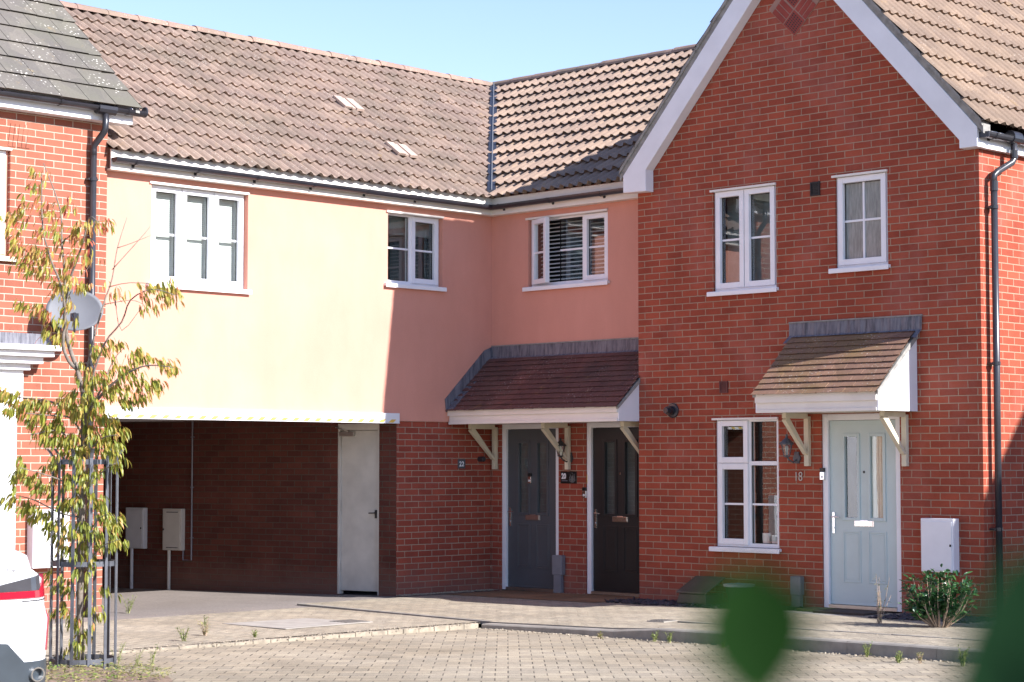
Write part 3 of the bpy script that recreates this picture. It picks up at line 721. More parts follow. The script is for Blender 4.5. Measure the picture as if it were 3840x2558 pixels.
# ============================================================ porch canopies
def canopy(house, c, x0, x1, dep, zb, zf, zt, mat, label, brk, lcheek=True, rcheek=True, hipl=False, flash=(.0,.0)):
    yf = c-dep
    f = MB(); f.box(x0, x1, yf, yf+.02, zb, zf-.01); f.box(x0-.012, x1+.004, yf-.022, yf, zb+.10, zf+.0); f.box(x0, x1, yf-.012, yf, zb-.004, zb+.03)
    root = f.build('porch_canopy', M['fascia'], house, bevel=.003); root['label'] = label
    m = MB().box(x0+.01, x1-.01, yf+.021, c-.001, zb+.004, zb+.018); m.build('soffit', M['fascia'], root)
    t = MB(); sl_ = V((0, dep-.04, zt-zf)); L = sl_.length; vv = sl_.normalized()
    lx = x0 - (.03 if lcheek else 0)
    tiles(t, (lx, yf-.045, zf-.018), (1,0,0), vv, x1-lx+(.03 if rcheek else 0), L+.05, .094, .167, .004, .019, prof='flat', jag=.003)
    t.build('canopy_tiles', M[mat], root)
    m = MB()
    for x, fl in ((x0, lcheek), (x1, rcheek)):
        if fl:
            d = .016 if x == x1 else -.016; m.mark()
            m.prism([(x, yf+.0, zb), (x, c-.002, zb), (x, c-.002, zt-.03), (x, yf, zf-.03)], (d, 0, 0))
            e = d*2.6
    if m.v:
        m.split('cheek', M['white_paint'], root)
    v_ = MB()
    for x, fl in ((x0, lcheek), (x1, rcheek)):
        if fl:
            d = .034 if x == x1 else -.034; v_.mark()
            v_.prism([(x, yf-.03, zf-.045), (x, c-.004, zt-.055), (x, c-.004, zt+.01), (x, yf-.03, zf-.005)], (d, 0, 0))
    if v_.v: v_.split('verge', M['mortar'], root)
    m = MB(); x0f, x1f = x0+flash[0], x1+flash[1]
    # lead: upstand on the wall and dressed apron over the top course
    n = 40; a, b_, e = [], [], []
    for i in range(n+1):
        x = x0f+(x1f-x0f)*i/n; j = rnd.uniform(-.004,.004)
        a.append((x, c-.012+j, zt+.175)); b_.append((x, c-.018+j, zt+.035)); e.append((x, c-.13+j, zt-.055+j*2))
    A, B_, E_ = m.vs(a), m.vs(b_), m.vs(e)
    for i in range(n): m.f += [[A[i],A[i+1],B_[i+1],B_[i]],[B_[i],B_[i+1],E_[i+1],E_[i]]]
    m.build('lead_flashing', M['lead'], root)
    m = MB().box(x0f, x1f, c-.02, c-.001, zt+.172, zt+.186); m.build('mortar_line', M['mortar'], root)
    for x in brk:
        m = MB(); m.box(x-.03, x+.03, c-.05, c-.001, zb-.56, zb-.03); m.box(x-.028, x+.028, c-dep*.62, c-.05, zb-.055, zb+.003)
        p0, p1 = V((x-.026, c-.05, zb-.44)), V((x-.026, c-dep*.62+.02, zb-.052)); dd = (p1-p0).normalized(); nn = V((0, -dd.z, dd.y))*.036
        m.prism([p0-nn-V((0,0,.03)), p1-nn, p1+nn, p0+nn+V((0,0,.03))], (.052, 0, 0))
        m.build('gallows_bracket', M['cream'], root, bevel=.003)
    return root
cn1 = canopy(pk, .0, .012, 2.815, .75, 2.052, 2.235, 2.87, 'plain_tile', 'long plum-tiled porch canopy shared by the two doors in the corner', (.085, 1.345, 2.62), lcheek=False, rcheek=True)
# lead soaker up the rendered wall beside the shared canopy
m = MB(); m.prism([(.006,-.80,2.20),(.006,-.01,2.865),(.006,-.01,3.04),(.006,-.14,2.99),(.006,-.82,2.36)], (.01,0,0))
m.prism([(.016,-.80,2.215),(.016,-.02,2.885),(.13,-.02,2.885),(.13,-.80,2.225)], (0,0,.022)); m.build('side_flashing', M['lead'], cn1)

# ============================================================ GABLE HOUSE
gh = thing('gable_house', 'tall red brick gable-fronted house with white bargeboards and a small porch', 'house', (5.095, -.4, 0))
GY = -.4; GL, GR = 2.826, 7.362; GM = 5.095
A1 = (3.940, 4.822, 3.452, 4.628); A2 = (5.604, 6.268, 3.600, 4.625); A3 = (3.950, 4.830, .618, 2.072); D3 = (5.398, 6.386, .05, 2.092)
m = MB(); wall(m, 'y', GY, GL, GR, -.2, 4.7, [A1, A2, A3, (D3[0],D3[1],-.2,D3[3])], .11)
m.poly([(GL,GY,4.7),(GR,GY,4.7),(GR,GY,4.82),(GM,GY,7.31),(GL,GY,4.82)])
m.poly([(GR,GY,-.2),(GR,8,-.2),(GR,8,4.82),(GR,GY,4.82)]); m.poly([(GL,GY,-.2),(GL,8,-.2),(GL,8,4.82),(GL,GY,4.82)])
m.poly([(GL,8,-.2),(GR,8,-.2),(GR,8,4.82),(GM,8,7.31),(GL,8,4.82)])
m.build('brick_wall', M['brick'], gh)
gang = math.atan(1.1); cg, sg = cos(gang), sin(gang)
m = MB(); tiles(m, (7.50, -.565, 7.61-1.1*(7.50-5.09)), (0,1,0), (-cg,0,sg), 9, 2.41/cg, .345, .15, .030, .036, jag=.005)
m.build('roof', M['tile3'], gh)
m = MB(); tiles(m, (2.68, 8.4, 7.61-1.1*(5.09-2.68)), (0,-1,0), (cg,0,sg), 8.96, 2.41/cg, .345, .15, .028, .026, jag=.005)
m.build('roof', M['tile'], gh)
m = MB(); ridge(m, (5.09,-.56,7.64), (5.09,8.4,7.64)); m.build('ridge_tiles', M['ridge'], gh)
bl = lambda x, k_: k_-1.1*abs(x-5.085)
m = MB(); m.prism([(5.085,-.54,7.16),(5.085,-.54,7.50),(2.72,-.54,bl(2.72,7.50)),(2.72,-.54,4.700),(3.065,-.54,4.690),(3.065,-.54,bl(3.065,7.16))], (0,.138,0))
b1 = m.build('bargeboard', M['white_paint'], gh, bevel=.004)
m = MB(); m.prism([(5.087,-.54,7.16),(5.087,-.54,7.50),(7.432,-.54,bl(7.432,7.50)),(7.432,-.54,4.722),(7.225,-.54,4.722),(7.225,-.54,bl(7.225,7.16))], (0,.138,0))
b2 = m.build('bargeboard', M['white_paint'], gh, bevel=.004)
m = MB()
for s_ in (-1, 1):
    xe = 2.665 if s_ < 0 else 7.50; m.mark()
    m.prism([(5.085,-.535,7.505),(5.085,-.535,7.60),(xe,-.535,bl(xe,7.60)),(xe,-.535,bl(xe,7.505))], (0,.13,0))
    L = abs(xe-5.085)/cg; n = int(L/.345)
    for i in range(n+1):   # under-cloak lumps below each tile course
        q = i*.345*cg; x = xe - s_*q
        z = bl(x, 7.60)
        m.prism([(x,-.556,z-.02),(x-s_*.02,-.556,z+.05),(x-s_*.24,-.556,bl(x-s_*.24,7.60)+.03),(x-s_*.24,-.556,bl(x-s_*.24,7.60)-.02)], (0,.02,0))
m.split('verge', M['mortar'], gh)
# eaves on the right side
m = MB(); m.box(GR+.001, 7.405, -.402, 8, 4.722, 4.732); m.box(7.405, 7.425, -.40, 8, 4.722, 4.91); m.build('fascia_board', M['upvc'], gh)
m = MB(); gutter(m, (7.487, -.50, 4.868), (7.487, 8, 4.868)); gg = m.build('gutter', M['black_pvc'], gh)
m = MB()
for i in range(8): bracket_g(m, (7.487, -.33+.9*i, 4.868), (0,1,0)); m.box(7.425, 7.44, -.345+.9*i, -.315+.9*i, 4.80, 4.86)
m.mark().box(7.43, 7.545, -.505, -.495, 4.81, 4.868); m.mark().tube([(7.487,-.02,4.868),(7.487,.14,4.868)], .068, 12); m.split('gutter_bracket', M['black_pvc'], gg)
dy = -.255
dp = MB(); dp.tube([(7.487,.06,4.85),(7.487,.06,4.66),(7.478,.03,4.61),(7.448,-.20,4.50),(7.442,dy,4.46),(7.442,dy,4.35)], .034, 12)
dpo = dp.build('downpipe', M['graphite'], gh, smooth=True)
MB().tube([(7.442,dy,4.36),(7.442,dy,.02)], .034, 14).build('downpipe', M['graphite'], gh, smooth=True)
m = MB()
for z in (4.12, 2.55, .90): m.mark().tube([(7.442,dy,z),(7.442,dy,z+.035)], .041, 14); m.box(7.363, 7.44, dy-.05, dy+.05, z+.008, z+.027)
m.mark().tube([(7.442,dy,4.30),(7.442,dy,4.40)], .040, 14); m.mark().tube([(7.487,.06,4.66),(7.487,.06,4.74)], .040, 14); m.split('pipe_clip', M['black_pvc'], dpo)
window(gh, 'y', GY, *A1, [(0,.49,0,1,True,[('h',.5)]), (.49,1,0,1,True,[('h',.5)])], rec=.03, blind=('vertical','blind_grey',.22), label='tall two-light upstairs window')
window(gh, 'y', GY, *A2, [(0,1,0,1,True,[('h',.5),('v',.5)])], rec=.03, glass='obscure', label='small upstairs window with frosted glass in four panes')
kw = window(gh, 'y', GY, *A3, [(0,.52,.655,1,True,[]), (0,.52,0,.655,True,[('h',.5)]), (.52,1,.655,1,False,[]), (.52,1,0,.655,False,[('h',.5)])], rec=.03, label='kitchen window with things standing on its inner sill')
ds, si = door(gh, 'y', GY, *D3, 'sage', 'pale sage blue panelled front door with a cream curtain behind its glass', letter='chrome')
# curtain and paper seen through the sage door
m = MB(); q0 = si[0]+(si[1]-si[0])*.60
for i in range(9):
    x = q0+.012+.017*i; m.box(x, x+.013, GY+.055+.02+.004*(i % 2), GY+.055+.03+.004*(i % 2), .98, 1.93)
m.build('curtain', M['curtain'], ds)
# kitchen sill items
kit = MB()
for (x, r_, h) in ((4.55,.05,.14),(4.68,.055,.12),(4.76,.035,.10)): kit.mark().lathe((x, GY+.15, A3[2]+.05), [(r_*.8,0),(r_,h*.5),(r_,h)], 14)
kit.split('pot', M['blind'], kw)
kt = MB().tube([(4.52,GY+.16,A3[2]+.05),(4.52,GY+.16,A3[2]+.32),(4.56,GY+.16,A3[2]+.36),(4.62,GY+.16,A3[2]+.33)], .012, 8); kt.build('tap', M['darkmetal'], kw)
# brick diamond ornament with terracotta vents high in the gable
m = MB(); dc = V((5.095, GY, 6.49)); hs = .285
def DI(a, b_, d=0): return V((dc.x+(a-b_)*.7071, GY-.008-d, dc.z+(a+b_)*.7071))
m.prism([DI(-hs*.72,-hs*.72), DI(hs,-hs*.72), DI(hs,hs), DI(-hs*.72,hs)], (0,.012,0))
om = m.build('diamond_ornament', plain('ornament_mortar', (.30,.17,.13), .9, var=.15), gh)
m = MB(); s2 = .068
def cell(a0,a1,b0,b1,d=.004): m.prism([DI(a0,b0,d),DI(a1,b0,d),DI(a1,b1,d),DI(a0,b1,d)], (0,.01,0))
g_ = .006; q = .20
for (A0, B0, dirn) in ((-.20,-.20,0),(.015,-.20,1),(-.20,.015,2),(.015,.015,0)):
    if dirn == 0: cell(A0, A0+q, B0, B0+q)
    elif dirn == 1:
        for i in range(3): cell(A0, A0+q, B0+i*s2, B0+i*s2+s2-.012)
    else:
        for i in range(3): cell(A0+i*s2, A0+i*s2+s2-.012, B0, B0+q)
m.build('ornament_bricks', plain('terracotta', (.26,.045,.03), .85, var=.15, scale=9), om)
m = MB()
for (A0, B0) in ((-.20,-.20),(.015,.015)):
    m.mark()
    for i in range(7):
        for j in range(5): a_, b__ = A0+.02+i*.024, B0+.018+j*.036; m.prism([DI(a_,b__,.0055),DI(a_+.012,b__,.0055),DI(a_+.012,b__+.022,.0055),DI(a_,b__+.022,.0055)], (0,.003,0))
m.split('vent_holes', M['rubber'], om)
# air bricks
def airbrick(x, z, w_, h_, mat, lb):
    m = MB(); ring(m, Tmap('y', GY), x-w_/2, x+w_/2, z-h_/2, z+h_/2, .016, -.014, .005); zz = z-h_/2+.03
    while zz < z+h_/2-.02: m.box(x-w_/2+.016, x+w_/2-.016, GY-.010, GY+.004, zz-.005, zz+.004); zz += .018
    m.box(x-w_/2, x+w_/2, GY-.003, GY-.001, z-h_/2, z+h_/2)
    o = m.build('wall_vent', M[mat], gh); o['label'] = lb
airbrick(5.352, 4.508, .125, .15, 'rubber', 'dark square wall vent between the upstairs windows')
M['ventred'] = plain('brown_vent', (.12,.035,.03), .7, var=.2)
airbrick(4.083, 2.414, .115, .13, 'ventred', 'brown square wall vent above the kitchen window')
cn2 = canopy(gh, GY, 5.085, 6.59, .70, 2.10, 2.305, 2.905, 'plain_tile2', 'lichen-flecked tiled porch canopy over the sage blue door', (5.235, 6.465), flash=(-.09,.09))

# ============================================================ LEFT HOUSE
LX = .05
lh = thing('left_house', 'sunlit red brick house with grey flat-tiled roof at the left edge', 'house', (LX, -7.5, 0))
H1 = (-7.95, -6.985, 3.65, 4.80)
m = MB(); wall(m, 'x', LX, -14, -5.815, -.2, 5.4, [H1], .12); m.poly([(LX,-5.815,-.2),(-8,-5.815,-.2),(-8,-5.815,5.3),(-3.9,-5.815,8.9),(LX,-5.815,5.4)])
m.poly([(-8,-14,-.2),(-8,-5.815,-.2),(-8,-5.815,5.3),(-8,-14,5.3)]); m.build('brick_wall', M['brick_left'], lh)
window(lh, 'x', LX, *H1, [(0,.5,0,1,True,[]), (.5,1,0,1,True,[])], rec=.06, blind=('closed','blind',.16), sillx=(.06,.10), sillmat='cream', label='white window of the left house cut by the photo edge')
m = MB()
for i in range(5):
    y0 = -7.02+.052*i; 
    m.prism([(LX+.001,y0+.0,4.82),(LX+.001,y0+.046,4.82),(LX+.001,y0+.075+.012*i*.2,5.06),(LX+.001,y0+.030,5.06)], (.006,0,0))
m.build('brick_arch', M['brick_left'], lh)
ang = math.atan(.87); c8, s8 = cos(ang), sin(ang)
m = MB(); tiles(m, (.34, -14.5, 5.345), (0,1,0), (-c8,0,s8), 8.91, 6.0, .345, .33, .012, .026, prof='flat', jag=.004); m.build('roof', M['slate'], lh)
m = MB(); m.prism([(.33,-5.60,5.30),(-3.9,-5.60,5.30+4.23*.87),(-3.9,-5.60,5.36+4.23*.87),(.33,-5.60,5.345)], (0,-.05,0)); m.build('verge', M['mortar'], lh)
m = MB(); m.box(LX, LX+.15, -14, -5.60, 5.19, 5.202); m.box(LX+.13, LX+.152, -14, -5.60, 5.202, 5.385); m.box(LX, LX+.15, -5.612, -5.598, 5.192, 5.385); m.build('fascia_board', M['white_paint'], lh)
m = MB(); gutter(m, (.272, -14, 5.335), (.272, -5.50, 5.330)); lg = m.build('gutter', M['black_pvc'], lh)
m = MB(); m.mark().tube([(.272,-5.505,5.328),(.272,-5.49,5.328)], .058, 12)
for y in (-5.72, -6.55, -7.4, -8.3): bracket_g(m, (.272, y, 5.332), (0,1,0))
m.mark().tube([(.272,-6.10,5.31),(.272,-5.88,5.31)], .068, 12); m.split('gutter_bracket', M['black_pvc'], lg)
m = MB(); m.tube([(.272,-5.99,5.28),(.272,-5.99,5.10),(.262,-6.0,5.06),(.125,-6.03,4.93),(.118,-6.03,4.88),(.118,-6.03,4.80)], .034, 12); ldp = m.build('downpipe', M['black_pvc'], lh, smooth=True)
MB().tube([(.118,-6.03,4.82),(.118,-6.03,-.05)], .034, 14).build('downpipe', M['graphite'], lh, smooth=True)
m = MB()
for z in (4.55, 2.6, .8): m.mark().tube([(.118,-6.03,z),(.118,-6.03,z+.04)], .042, 12); m.box(LX, .118, -6.09, -5.97, z+.01, z+.03)
m.split('pipe_clip', M['black_pvc'], ldp)
m = MB()
for (y1, z0, z1, d) in ((-6.66,2.775,2.885,.30),): m.box(LX, LX+d, -9, y1, z0, z1)
sr = m.build('door_surround', M['lead'], lh)
m = MB()
for (y1, z0, z1, d) in ((-6.575,2.715,2.770,.36),(-6.62,2.655,2.715,.30),(-6.70,2.585,2.655,.22),(-6.80,2.52,2.585,.14),(-6.845,2.2,2.52,.08)): m.box(LX, LX+d, -9, y1, z0, z1)
m.box(LX, LX+.07, -7.2, -6.905, -.1, 2.2); m.box(LX, LX+.03, -9, -7.2, -.1, 2.2); m.build('surround_moulding', M['white_paint'], sr, bevel=.006)
m = MB(); m.poly([(-14+14,0,0)]) if 0 else None

# ============================================================ NEIGHBOUR HOUSE outside the frame (its shade falls on the right of the gable house)
nh = thing('neighbour_house', 'brick house standing right of the picture whose roof shades the foot of the wall', 'house', (19, 4, 0))
m = MB(); y0, y1, ze, zr = .35, 7.6, 5.25, 9.35; ym = (y0+y1)/2
for x in (16, 24): m.poly([(x,y0,-.2),(x,y1,-.2),(x,y1,ze),(x,ym,zr),(x,y0,ze)])
for y in (y0, y1): m.poly([(16,y,-.2),(24,y,-.2),(24,y,ze),(16,y,ze)])
m.build('wall', M['brick'], nh)
m = MB(); m.prism([(15.8,y0-.25,ze-.28),(15.8,ym,zr),(15.8,ym,zr+.12),(15.8,y0-.25,ze-.15)], (8.4,0,0)); m.prism([(15.8,y1+.25,ze-.28),(15.8,ym,zr),(15.8,ym,zr+.12),(15.8,y1+.25,ze-.15)], (8.4,0,0)); m.build('roof', M['tile'], nh)
# ============================================================ THINGS ON THE WALLS
def wallobj(T0): return T0
# house numbers ------------------------------------------------
def at(x, y, c): p = P(x, y, 1, c); return p
p = P(1716, 1748, 0, -.014)
pl = thing('house_number_sign', 'small dark grey plaque reading 22 on the brick wall left of the slate grey door', 'house number', (p.x, p.y, p.z), 'house number signs')
m = MB().box(-.0135, -.004, p.y, p.y+.125, p.z-.03, p.z+.085); m.build('plaque', M['grey_paint'], pl, bevel=.002)
text('22', .085, lambda u, d, z: (-.0035-d*.5, p.y+.018+u, p.z-.002+z), .003, M['upvc'], 'numerals', pl, bold=.0015)
a = at(2104, 1813, .01); b_ = at(2163, 1768, .01)
pl = thing('house_number_sign', 'black plaque reading 20 with a grey crest between the two doors', 'house number', (a.x, 0, a.z), 'house number signs')
MB().box(a.x, b_.x, .000, .009, a.z, b_.z).build('plaque', M['plate20'], pl, bevel=.003)
Wp, Hp = b_.x-a.x, b_.z-a.z
text('20', Hp*.62, lambda u, d, z: (a.x+.018+u, -.0015+d*.5, a.z+Hp*.40+z), .003, M['upvc'], 'numerals', pl, bold=.004, sx=.82)
MB().box(a.x+.022, a.x+.12, -.0025, .0005, a.z+Hp*.20, a.z+Hp*.255).build('small_lettering', M['grey_pvc'], pl)
M['crest'] = plain('crest_grey', (.13,.13,.13), .5)
m = MB(); cx, cz = a.x+Wp*.75, a.z+Hp*.47; r_ = Hp*.28
m.prism([(cx-.022,-.0015,cz-.03),(cx,-.0015,cz-.055),(cx+.022,-.0015,cz-.03),(cx+.018,-.0015,cz+.01),(cx,-.0015,cz+.035),(cx-.018,-.0015,cz+.01)], (0,.002,0))
m.tube([(cx+r_*1.15*cos(t), -.001, cz-.012+r_*1.0*sin(t)) for t in [pi*1.05+i*pi*.9/10 for i in range(11)]], .0065, 6)
for s_ in (-1, 1): m.tube([(cx+s_*.028,-.001,cz-.03),(cx+s_*.040,-.001,cz+.002),(cx+s_*.030,-.001,cz+.025),(cx+s_*.036,-.001,cz+.048)], [.007,.009,.006,.003], 6)
m.tube([(cx,-.001,cz+.045),(cx,-.001,cz+.066)], [.006,.002], 6); m.build('crest', M['crest'], pl)
M['numeral'] = plain('dull_metal_numerals', (.42,.40,.36), .4, .3, var=.1)
p = at(2978, 1803, GY)
pl = thing('house_number_sign', 'metal numerals 18 fixed to the brick beside the sage blue door', 'house number', (p.x, GY, p.z), 'house number signs')
text('18', .14, lambda u, d, z: (p.x+.004+u, GY-.006+d, p.z+z), .008, M['numeral'], 'numerals', pl, bold=-.001, sx=.82)
# lanterns ------------------------------------------------
def lantern(name, lb, c, x, z, mat, k=1.0, side=-1):
    t = thing(name, lb, 'wall lamp', (x, c, z), 'carriage lamps beside the doors')
    m = MB(); m.lathe((x, c, z-.02), [(.045*k,-.02),(.05*k,-.012),(.05*k,-.001)], 16, 'y'); m.box(x-.032*k, x+.032*k, c-.018, c-.002, z-.075*k, z+.05*k)
    m.build('back_plate', M[mat], t, bevel=.004)
    o = V((x-.02, c-.16, z+.055))
    m = MB(); m.tube([(x,c-.01,z-.03),(x,c-.07,z-.065),(x-.01,c-.13,z-.04),(o.x,o.y,z+.0)], .009*k, 8); m.build('arm', M[mat], t)
    m = MB(); n = 6
    for i in range(n):
        a0 = 2*pi*i/n; m.tube([o+V((.034*cos(a0),.034*sin(a0),-.045))*k, o+V((.062*cos(a0),.062*sin(a0),.075))*k], .004*k, 5)
    m.lathe(o, [(.02*k,-.065*k),(.038*k,-.055*k),(.038*k,-.045*k)], 6); m.lathe(o, [(.078*k,.072*k),(.08*k,.082*k),(.045*k,.12*k),(.02*k,.14*k),(.012*k,.15*k),(.016*k,.165*k),(.004*k,.185*k)], 12)
    m.build('cage', M[mat], t)
    m = MB(); m.lathe(o, [(.031*k,-.044*k),(.058*k,.073*k)], 6, caps=False); m.build('lamp_glass', M['glass'], t)
    m = MB(); m.lathe(o, [(.012*k,-.04*k),(.014*k,0),(.020*k,.03*k),(.016*k,.055*k),(.004*k,.062*k)], 12); m.build('bulb', M['blind'], t, smooth=True)
    return t
p = at(2140, 1712, .01); lantern('wall_lantern', 'black carriage lantern on the brick between the two doors', .01, p.x, p.z, 'darkmetal', .95)
p = at(2990, 1712, GY); lantern('wall_lantern', 'weathered grey carriage lantern above the numerals 18', GY, p.x, p.z, 'galv', 1.0)
p = at(2995, 1750, GY); 
# flues / round things ------------------------------------------------
p = at(2524, 1540, GY)
t = thing('boiler_flue', 'round black boiler flue on the brick gable left of the kitchen window', 'flue', (p.x, GY, p.z))
MB().lathe(p, [(.085,-.012),(.08,-.02),(.055,-.024)], 20, 'y').lathe(p, [(.085,-.001),(.085,-.012)], 20, 'y').build('collar', M['black_pvc'], t, smooth=False)
m = MB().lathe(p, [(.048,-.10),(.05,-.095),(.05,-.022)], 18, 'y').lathe(p, [(.03,-.135),(.036,-.13),(.036,-.09)], 14, 'y'); m.build('terminal', M['black_pvc'], t)
p = P(1797, 1722, 0, -.014)
t = thing('overflow_pipe', 'short round black pipe end beside the plaque reading 22', 'pipe', (p.x, p.y, p.z))
MB().lathe(p, [(.030,.09),(.034,.085),(.034,.001)], 14, 'x').build('pipe_end', M['black_pvc'], t)
# doorbells ------------------------------------------------
def bell(lb, x, c, z, cam_=True):
    t = thing('doorbell', lb, 'doorbell', (x, c, z), 'video doorbells')
    MB().box(x-.028, x+.028, c-.026, c-.0005, z-.065, z+.02).build('button_plate', M['chrome'], t, bevel=.004)
    m = MB().box(x-.028, x+.028, c-.028, c-.0005, z+.0205, z+.062); m.build('camera_housing', M['plate20'], t, bevel=.004)
    MB().lathe((x, c-.0265, z-.032), [(.014,-.003),(.014,0)], 16, 'y').build('button', M['upvc'], t)
d0g, d0b, d0s = gi[4], bi[4], si[4]
p = at(1990, 1790, .065); bell('video doorbell fixed to the middle of the slate grey door', p.x, .01+d0g, p.z-.01)
p = at(2194, 1850, .03); bell('video doorbell on the left jamb of the black door', p.x+.004, .028, p.z+.01)
p = at(3085, 1775, GY+.02); bell('video doorbell on the left jamb of the sage blue door', p.x+.008, GY+.018, p.z-.005)
p = at(2199, 1797, .03); o = MB().box(p.x-.02, p.x+.016, .0275, .0295, p.z-.055, p.z+.055).build('sticker', M['yellow']); tag(recenter(o), 'small yellow sticker on the white jamb above the doorbell of the black door', 'sticker')
# peepholes belong to their doors
for dr, inf in ((db, bi), (ds, si)):
    xx = (inf[0]+inf[1])/2+.01; zz = inf[2]+(inf[3]-inf[2])*.72
    MB().lathe((xx, (.010 if dr is db else GY)+inf[4], zz), [(.013,-.006),(.014,0)], 12, 'y').build('peephole', M['chrome' if dr is db else 'darkmetal'], dr)
# meter boxes ------------------------------------------------
def meterbox(lb, T, u0, u1, z0, z1, dep, mat='upvc', lock=.9, name='meter_box', louv=False, pipe=None):
    q = T((u0+u1)/2, 0, z0)
    t = thing(name, lb, 'meter box', q, 'utility meter boxes')
    m = MB(); m.box(u0, u1, -dep, -.001, z0, z1, T); m.build('box', M[mat], t, bevel=.006)
    m = MB(); m.box(u0+.018, u1-.018, -dep-.008, -dep-.0005, z0+.015, z1-.03, T); d = m.build('lid', M[mat], t, bevel=.003)
    ul = u0+(u1-u0)*lock; MB().box(ul-.009, ul+.009, -dep-.013, -dep-.008, (z0+z1)/2-.012, (z0+z1)/2+.012, T).build('lock', M['rubber'], d)
    if louv:
        m = MB(); 
        for zz in (z0+.03, z1-.05): m.mark().box(u0+.05, u1-.07, -dep-.0095, -dep-.0075, zz, zz+.01, T)
        m.split('vent_slot', M['rubber'], d)
    if pipe: MB().tube([T(pipe,-.05,z0+.01), T(pipe,-.05,-.08)], .022, 10).build('riser_pipe', M[mat], t)
    return t
TG = Tmap('y', GY)
a = at(3455, 2148, GY); b_ = at(3600, 1945, GY)
meterbox('large white meter box on the gable wall above the laurel bush', TG, a.x+.07, b_.x-.01, a.z+.02, b_.z+.0, .11, lock=.92)
M['boxgrey'] = plain('grey_meter_box', (.50,.50,.52), .5, var=.06); M['boxbuff'] = plain('buff_meter_box', (.50,.47,.42), .5, var=.08)
u1_, zb1 = PW(485, 2055); u1b, zt1 = PW(561, 1904); meterbox('left plain grey meter box on the dark carport wall', TW, u1b+.03, u1_+.0, zb1, zt1, .08, 'boxgrey', lock=.12, pipe=u1_-.09)
u2_, zb2 = PW(624, 2062); u2b, zt2 = PW(702, 1908); meterbox('right buff meter box with vent slots beside the conduit in the carport', TW, u2b+.03, u2_+.0, zb2, zt2, .08, 'boxbuff', lock=.92, louv=True, pipe=u2_-.09)
TL = Tmap('x', LX)
meterbox('white meter box on the sunlit left house behind the tree guard', TL, -6.73, -6.30, .50, 1.10, .12)
# cable riser boxes beside doors
def riser(lb, c, x, z, k=1):
    t = thing('cable_box', lb, 'cable box', (x, c, -.0), 'grey cable entry boxes')
    MB().box(x-.085*k, x+.085*k, c-.075, c-.001, z, z+.25*k).build('cover', M['boxgrey' if 0 else 'cablegrey'], t, bevel=.008)
    m = MB(); m.prism([(x-.055,c-.07,z),(x+.06,c-.07,z),(x+.055,c-.06,-.03),(x-.07,c-.06,-.03)], (0,.055,0)); m.build('duct', M['cablegrey'], t, bevel=.004)
M['cablegrey'] = plain('cable_box_grey', (.20,.20,.22), .5, var=.12)
p = at(2103, 2160, .01); riser('grey cable box and duct at the foot of the wall between the two doors', .01, p.x, p.z+.015, .95)
M['teal'] = plain('teal_grey', (.16,.25,.27), .5, var=.1)
p = at(3012, 2225, GY); riser('grey cable box on the gable wall beside the sage blue door', GY, p.x-.05, p.z-.02, .8)
# satellite dish ------------------------------------------------
c = P(280, 1170, 0, .42)
t = thing('satellite_dish', 'grey oval satellite dish on the left house behind the tree', 'satellite dish', (LX, c.y, c.z), None)
nz = V((.80, -.52, .28)).normalized(); ux = nz.cross(V((0,0,1))).normalized(); uy = ux.cross(nz)
if uy.z < 0: uy = -uy
m = MB(); nr = 8; rings = []
for s_ in (0, 1):
    rr = []
    for i in range(nr+1):
        q = i/nr; rr.append(m.vs([c + ux*(.29*q*cos(2*pi*k/32)) + uy*(.225*q*sin(2*pi*k/32)) + nz*(.05*q*q + s_*.006) for k in range(32)]))
    rings.append(rr)
for s_ in (0, 1):
    for i in range(nr):
        for k in range(32): m.f.append([rings[s_][i][k], rings[s_][i][(k+1)%32], rings[s_][i+1][(k+1)%32], rings[s_][i+1][k]])
for k in range(32): m.f.append([rings[0][nr][k], rings[0][nr][(k+1)%32], rings[1][nr][(k+1)%32], rings[1][nr][k]])
m.build('dish', M['dishgrey'], t, smooth=True)
foc = c + nz*.30 - uy*.16
MB().tube([c-uy*.235+nz*.05, c-uy*.26+nz*.12, foc-nz*.02], .012, 8).build('arm', M['darkmetal'], t)
m = MB().tube([foc-nz*.05, foc+nz*.03], .032, 10); m.box(foc.x-.03, foc.x+.03, foc.y-.03, foc.y+.03, foc.z-.05, foc.z+.03); m.build('receiver', M['black_pvc'], t)
m = MB().tube([c-nz*.01, c-nz*.12-uy*.05, (LX+.02, c.y+.02, c.z-.12)], .02, 8); m.lathe((LX+.001, c.y+.02, c.z-.12), [(.08,0),(.08,.02)], 4, 'x'); m.build('wall_bracket', M['darkmetal'], t)

# ============================================================ THINGS ON THE GROUND
# manhole covers
def cover(name, lb, x, y, w_, d_, zz, mat='iron'):
    t = thing(name, lb, 'drain cover', (x, y, zz), 'small covers set in the paving')
    MB().box(x-w_/2, x+w_/2, y-d_/2, y+d_/2, zz-.02, zz+.006).build('frame', M['concrete'], t); m = MB().box(x-w_/2+.02, x+w_/2-.02, y-d_/2+.02, y+d_/2-.02, zz-.01, zz+.010)
    for i in range(5): m.box(x-w_/2+.03+i*(w_-.06)/5, x-w_/2+.03+(i+.55)*(w_-.06)/5, y-d_/2+.03, y+d_/2-.03, zz+.010, zz+.013)
    m.build('lid', M[mat], t)
p = P(1310, 2332, 2, -.04); cover('access_cover', 'small square iron cover in the driveway paving', p.x, p.y, .34, .34, zap(p.x)+.006)
p = P(2485, 2331, 2, .01); cover('access_cover', 'small square iron cover in the footpath below the gable', p.x, p.y, .22, .22, zpath(p.x)-drop(p.x)*max(0, min(1, (-p.y-2.4)/.98))+.001)
